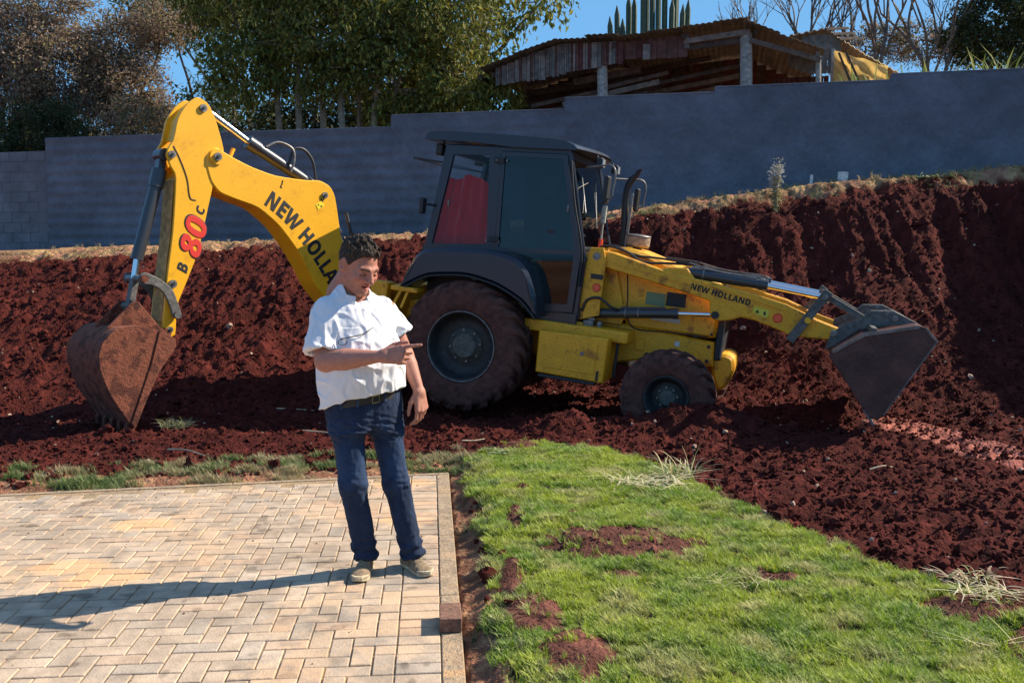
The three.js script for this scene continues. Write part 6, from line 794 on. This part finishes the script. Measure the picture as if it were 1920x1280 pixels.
{
  const short = [tuft(101, 12, 0.03, 0.042, 0.0046, 0.9)];
  const lawnCol = (x, z, r) => { const t = clamp(0.5 + 0.55 * n2(x * 1.6, z * 1.6) + 0.25 * n2(x * 6, z * 6)), dry = clamp(n2(x * 2.3 + 9, z * 2.3) * 1.4 - 0.35) + (r > 0.93 ? 0.5 : 0); let c = mixC([0.215, 0.34, 0.014], [0.43, 0.49, 0.024], t); c = mixC(c, [0.50, 0.46, 0.17], clamp(dry, 0, 0.8)); return c.map((v) => v * mix(0.8, 1.2, r)); };
  turf('lawn_grass', 'short bright green turf of the lawn beside the paving', 150000, [-0.6, 3.6, -8.5, -2.3], (x, z) => { const e = lawnIn(x, z); if (e < -0.03) return 0; const p = patchAt(x, z); return p > 0.28 ? 0.02 : p > 0.12 ? 0.45 : e < 0.06 ? 0.6 : clamp(0.72 + 0.5 * n2(x * 11, z * 11) + 0.25 * n2(x * 3, z * 3), 0.12, 1); }, short, lawnCol, (x, z) => 0.95 + 0.25 * n2(x * 2.1, z * 2.1) + 0.35 * n2(x * 12, z * 12), 301);
  // ranker, greyer grass and weeds along the kerb and the edge of the soil
  const rank = [tuft(121, 10, 0.05, 0.07, 0.005, 1.0)];
  turf('edge_weeds', 'ranker dark green grass along the rim of the lawn', 9000, [-0.6, 3.4, -8.5, -2.4], (x, z) => { const e = lawnIn(x, z); return e > -0.08 && e < 0.10 && patchAt(x, z) < 0.3 ? (x < 0.2 ? 0.9 : 0.30) * clamp(0.55 + n2(x * 5, z * 5)) : 0; }, rank, (x, z, r) => mixC([0.06, 0.105, 0.02], [0.20, 0.19, 0.07], r * r), () => 0.85, 302);
  turf('verge_grass', 'patchy green and dry grass between the paving and the soil', 26000, [-5.0, -0.2, -8.2, -6.6], (x, z) => { const [u, v] = unpave(x, z), d = v - FAR_V(u); if (d < -0.01 || d > 0.85) return 0; return clamp(0.22 + 1.2 * n2(x * 1.5, z * 3) + 0.4 * n2(x * 6, z * 6) - d * 0.35) * (d < 0.08 ? 0.35 : 1); }, rank, (x, z, r) => { const t = clamp(0.5 + 0.9 * n2(x * 1.2 + 4, z * 2)); return mixC([0.13, 0.21, 0.03], [0.42, 0.34, 0.17], clamp(t + (r - 0.5) * 0.6)); }, (x, z) => 0.8 + 0.4 * n2(x * 3, z * 3), 303);
  turf('ledge_grass', 'sparse dry grass along the top edge of the bank', 12000, [-7.5, 7.5, -16.5, -13], (x, z) => { const d = z - lerpTable(LIP_Z, x); return d < 0.02 && d > -1.2 ? clamp(0.18 + 0.7 * n2(x * 0.9, z * 1.5)) * (x > 0.5 ? 1 : 0.2) : 0; }, rank, (x, z, r) => mixC([0.16, 0.17, 0.05], [0.42, 0.32, 0.16], clamp(0.7 - 0.8 * (n2(x * 0.8, 2) > 0.45) + (r - 0.5) * 0.5)), () => 1.2, 304, strawMat);
}
// long-bladed clumps, each a thing of its own
function clump(name, label, category, x, z, o) {
  const R = rng(o.seed), P = [], col = [], y0 = o.y ?? groundAt(x, z)[0];
  for (let i = 0; i < o.n; i++) {
    const a = o.dir !== undefined && R() < 0.6 ? o.dir + (R() - 0.5) * 1.2 : R() * 6.28, L = o.len * mix(0.45, 1.1, R()), flat = mix(o.flat[0], o.flat[1], R()), bx = (R() - 0.5) * o.spread[0], bz = (R() - 0.5) * o.spread[1], w = o.w * mix(0.6, 1.2, R()), n = 5, ca = Math.cos(a), sa = Math.sin(a), tw = (R() - 0.5) * 1.5, c = o.cols[Math.floor(R() * o.cols.length)], k = mix(0.75, 1.2, R());
    const pt = (t) => [bx + ca * L * flat * t * (0.5 + 0.5 * t), (o.lift ?? 0) * R() * 0 + L * (1 - flat) * t * (1.25 - (o.bend ?? 0.6) * t) + 0.01 + (o.pile ?? 0) * ((i * 7919) % 97) / 97, bz + sa * L * flat * t * (0.5 + 0.5 * t)];
    let prev = null; for (let s = 0; s <= n; s++) { const t = s / n, q = pt(t), hw = w * 0.5 * (s === n ? 0.05 : 1 - 0.55 * t), dx = -sa * hw + ca * tw * hw * 0.3, dz = ca * hw, l = [q[0] - dx, q[1], q[2] - dz], r = [q[0] + dx, q[1] + hw * tw * 0.4, q[2] + dz]; if (prev) { P.push(...prev[0], ...prev[1], ...r, ...prev[0], ...r, ...l); for (let m = 0; m < 6; m++) col.push(c[0] * k, c[1] * k, c[2] * k); } prev = [l, r]; }
  }
  const g = new THREE.BufferGeometry(); g.setAttribute('position', new THREE.Float32BufferAttribute(P, 3)); g.setAttribute('color', new THREE.Float32BufferAttribute(col, 3)); g.computeVertexNormals();
  const m = mesh(name, g, o.mat ?? clumpMat); m.position.set(x, y0 - 0.005, z); return tag(m, label, category, o.group);
}
const clumpMat = new THREE.MeshPhysicalMaterial({ vertexColors: true, roughness: 0.9, side: THREE.DoubleSide, transmission: 0.35 });
const STRAW = [[0.62, 0.52, 0.27], [0.52, 0.46, 0.22], [0.42, 0.40, 0.15], [0.66, 0.60, 0.38]], FRESH = [[0.20, 0.28, 0.05], [0.27, 0.33, 0.07], [0.16, 0.22, 0.05]];
clump('cut_grass', 'pale heap of cut grass lying on the lawn near the soil edge', 'grass heap', 0.94, -6.5, { seed: 401, n: 190, len: 0.26, w: 0.012, flat: [0.75, 1], spread: [0.52, 0.26], cols: STRAW, bend: 0.8, pile: 0.05 });
clump('grass_clump', 'tall pulled clump of green and straw grass behind the cut grass heap', 'grass clump', 1.22, -6.72, { seed: 402, n: 70, len: 0.42, w: 0.014, flat: [0.35, 0.9], spread: [0.22, 0.14], cols: [...FRESH, ...STRAW], bend: 0.55 });
clump('dry_stalk', 'single long dry grass stem standing at the soil edge', 'grass stem', 1.34, -6.9, { seed: 403, n: 3, len: 0.36, w: 0.008, flat: [0.25, 0.35], spread: [0.03, 0.03], cols: STRAW, dir: -0.6, bend: 0.25 });
clump('grass_clump', 'yellow-green grass clod beside the backhoe bucket', 'grass clump', -3.12, -8.55, { seed: 404, n: 150, len: 0.22, w: 0.007, flat: [0.4, 0.9], spread: [0.24, 0.16], cols: [[0.22, 0.24, 0.08], [0.34, 0.32, 0.13], [0.15, 0.17, 0.05]], bend: 0.6, pile: 0.06 });
clump('weed', 'low leafy weed at the far tip of the lawn', 'weed', -0.12, -7.55, { seed: 405, n: 26, len: 0.2, w: 0.03, flat: [0.5, 0.9], spread: [0.2, 0.12], cols: FRESH, bend: 0.7 });
clump('dead_weed', 'withered brown weed at the right edge of the lawn', 'weed', 2.34, -4.6, { seed: 406, n: 60, len: 0.24, w: 0.018, flat: [0.3, 0.95], spread: [0.26, 0.18], cols: [[0.40, 0.26, 0.13], [0.52, 0.40, 0.24], [0.22, 0.15, 0.07], [0.30, 0.30, 0.10]], bend: 0.8 });
clump('straw_tuft', 'flattened pale straw tuft on the lawn near the right edge', 'straw', 2.2, -4.2, { seed: 407, n: 70, len: 0.16, w: 0.008, flat: [0.8, 1], spread: [0.26, 0.1], cols: [...STRAW, [0.36, 0.38, 0.2]], bend: 0.8, pile: 0.03 });
clump('straw_tuft', 'dry straw wisp on the middle of the lawn', 'straw', 1.12, -4.5, { seed: 408, n: 40, len: 0.16, w: 0.006, flat: [0.8, 1], spread: [0.3, 0.12], cols: STRAW, bend: 0.8, pile: 0.03 });
clump('straw_tuft', 'dry grass stalks among the clods near the bottom right corner', 'straw', 1.95, -3.75, { seed: 409, n: 16, len: 0.3, w: 0.007, flat: [0.8, 1], spread: [0.3, 0.12], cols: STRAW, bend: 0.5, pile: 0.03 });
clump('ledge_plant', 'leafy green patch on the bank top near the wall at right', 'plant', 6.05, -13.6, { seed: 410, n: 140, len: 0.22, w: 0.02, flat: [0.5, 0.95], spread: [0.9, 0.3], cols: [[0.24, 0.30, 0.08], [0.33, 0.33, 0.12], [0.18, 0.22, 0.06]], bend: 0.6 });
clump('ledge_plant', 'small green tuft on the bank top just right of the exhaust', 'plant', 1.95, -13.75, { seed: 411, n: 50, len: 0.18, w: 0.012, flat: [0.4, 0.9], spread: [0.3, 0.15], cols: FRESH, bend: 0.6 });
// tall grass growing over the wall on the right
{ const R = rng(420); const spots = [[6.0, 0.62], [6.6, 0.7], [7.1, 0.62], [7.6, 0.8], [8.2, 0.95], [8.7, 0.8], [9.3, 0.95]];
  const say = ['first', 'second', 'third', 'fourth', 'fifth', 'sixth', 'last'];
  spots.forEach(([x, h], i) => clump('tall_grass', 'tall arching grass clump behind the right wall top, ' + say[i] + ' from the lean-to', 'tall grass', x * 1.06, wallZ(x) - 1.9, { seed: 421 + i, y: 3.15, n: 170, len: h + 2.35, w: 0.05, flat: [0.2, 0.5], spread: [0.9, 0.4], cols: [[0.20, 0.26, 0.06], [0.30, 0.34, 0.10], [0.40, 0.40, 0.18], [0.14, 0.19, 0.05]], bend: 0.5, group: 'tall grass behind the wall' })); }
// dead flowering weed on the lip of the bank
{ const R = rng(431), x = 3.72, z = -13.28, y = groundAt(x, z)[0], root = thing('dried_weed', 'upright dried weed with pale seed heads on the bank edge', 'weed', [x, y - 0.02, z]), st = [], M = [], C = [], q = new THREE.Quaternion(), e = new THREE.Euler();
  for (let k = 0; k < 9; k++) { const a = R() * 6.28, s = 0.10 * R(), h = mix(0.45, 0.78, R()), p = [V(Math.cos(a) * 0.02, 0, Math.sin(a) * 0.02), V(Math.cos(a) * s * 0.5, h * 0.5, Math.sin(a) * s * 0.4), V(Math.cos(a) * s, h, Math.sin(a) * s * 0.6)]; st.push(limb(p, 0.008, 0.004, 5)); const c = new THREE.CatmullRomCurve3(p); for (let i = 0; i < 70; i++) { const t = Math.pow(R(), 0.6), o = c.getPoint(t), z2 = mix(0.5, 1.1, R()) * (t > 0.7 ? 1.0 : 0.8); o.x += (R() - 0.5) * 0.12; o.y += (R() - 0.5) * 0.06; o.z += (R() - 0.5) * 0.08; M.push(new THREE.Matrix4().compose(o, q.setFromEuler(e.set(R() * 6, R() * 6, R() * 6)), V(z2, z2, z2))); C.push(lin(...(t > 0.72 ? [0.55, 0.52, 0.46] : R() > 0.5 ? [0.38, 0.33, 0.14] : [0.28, 0.26, 0.10]))); } }
  mesh('stem', joined(st), matte(0.3, 0.26, 0.14, { map: rep(grainTex, 3) }), root); instanced('leaves', leafGeo(0.06, 0.022), strawMat, M, C, root); }
// white pipe ends by the wall
const pvc = matte(0.68, 0.66, 0.60, { map: rep(grainTex, 6), roughness: 0.6 });
function pipe(label, x, z, r, h) { const y = groundAt(x, z)[0], pts = [[r, -0.1], [r, h], [r * 0.86, h], [r * 0.86, h - 0.1], [0.001, h - 0.1]].map(([a, b]) => new THREE.Vector2(a, b)), m = mesh('pipe_stub', boxUV(new THREE.LatheGeometry(pts, 20)), pvc); m.position.set(x, y, z); m.rotation.z = -0.06; tag(m, label, 'pipe', 'pipe ends by the wall'); }
pipe('short thick white pipe end standing on the bank top before the wall', 4.92, -14.05, 0.075, 0.17); pipe('thin white pipe end left of the thicker pipe end on the bank', 4.47, -14.1, 0.022, 0.16);
// dry sticks on the soil
{ const R = rng(441), sm = matte(0.42, 0.33, 0.22, { map: rep(grainTex, 4) });
  [[-1.65, -8.2, 0.45, 'long pale stick lying on soil beyond the paving'], [-2.75, -7.75, 0.4, 'thin stick lying in the verge grass left of the man'], [-0.35, -8.35, 0.22, 'short pale stick in the shade below the rear wheel'], [-2.35, -10.0, 0.4, 'stick lying in the boom shadow on the bank foot'], [2.55, -12.6, 0.22, 'pale root sticking from the bank above the loader arm'], [2.9, -7.2, 0.2, 'short stick on the soil right of the lawn']].forEach(([x, z, L, label], i) => { const a = (R() - 0.5) * 1.2, y = (q) => groundAt(x + Math.cos(a) * q, z + Math.sin(a) * q)[0] + 0.015, m = mesh('stick', boxUV(limb([V(-L / 2 * Math.cos(a), y(-L / 2), -L / 2 * Math.sin(a)), V(0.01, y(0) + 0.01, 0.01), V(L / 2 * Math.cos(a), y(L / 2), L / 2 * Math.sin(a))], 0.009, 0.005, 6)), sm); m.position.set(x, 0, z); tag(m, label, 'stick', 'sticks on the soil'); }); }

// crumbs of red soil trodden onto the paving
{ const R = rng(451), g = new THREE.DodecahedronGeometry(1, 0), M = [], C = [], q = new THREE.Quaternion(), e = new THREE.Euler(); for (let i = 0; i < 420; i++) { const u = 0.02 + 4.3 * Math.pow(R(), 1.3), v = R() < 0.6 ? FAR_V(u) - 0.9 * R() * R() : mix(1, 7, R()); if (v > FAR_V(u)) continue; const [x, z] = pave(u, v), s = mix(0.002, 0.007, R() * R()); M.push(new THREE.Matrix4().compose(V(x, 0.002, z), q.setFromEuler(e.set(R() * 6, R() * 6, R() * 6)), V(s, s * 0.7, s))); const t = mix(0.8, 1.6, R()); C.push(R() > 0.3 ? lin(0.11 * t, 0.04 * t, 0.026 * t) : lin(0.3 * t, 0.22 * t, 0.13 * t)); } tag(instanced('soil_crumbs', g, new THREE.MeshStandardMaterial({ color: lin(1, 1, 1), roughness: 1 }), M, C), 'crumbs of red soil scattered over the paving', 'soil'); }
renderer.render(scene, camera);
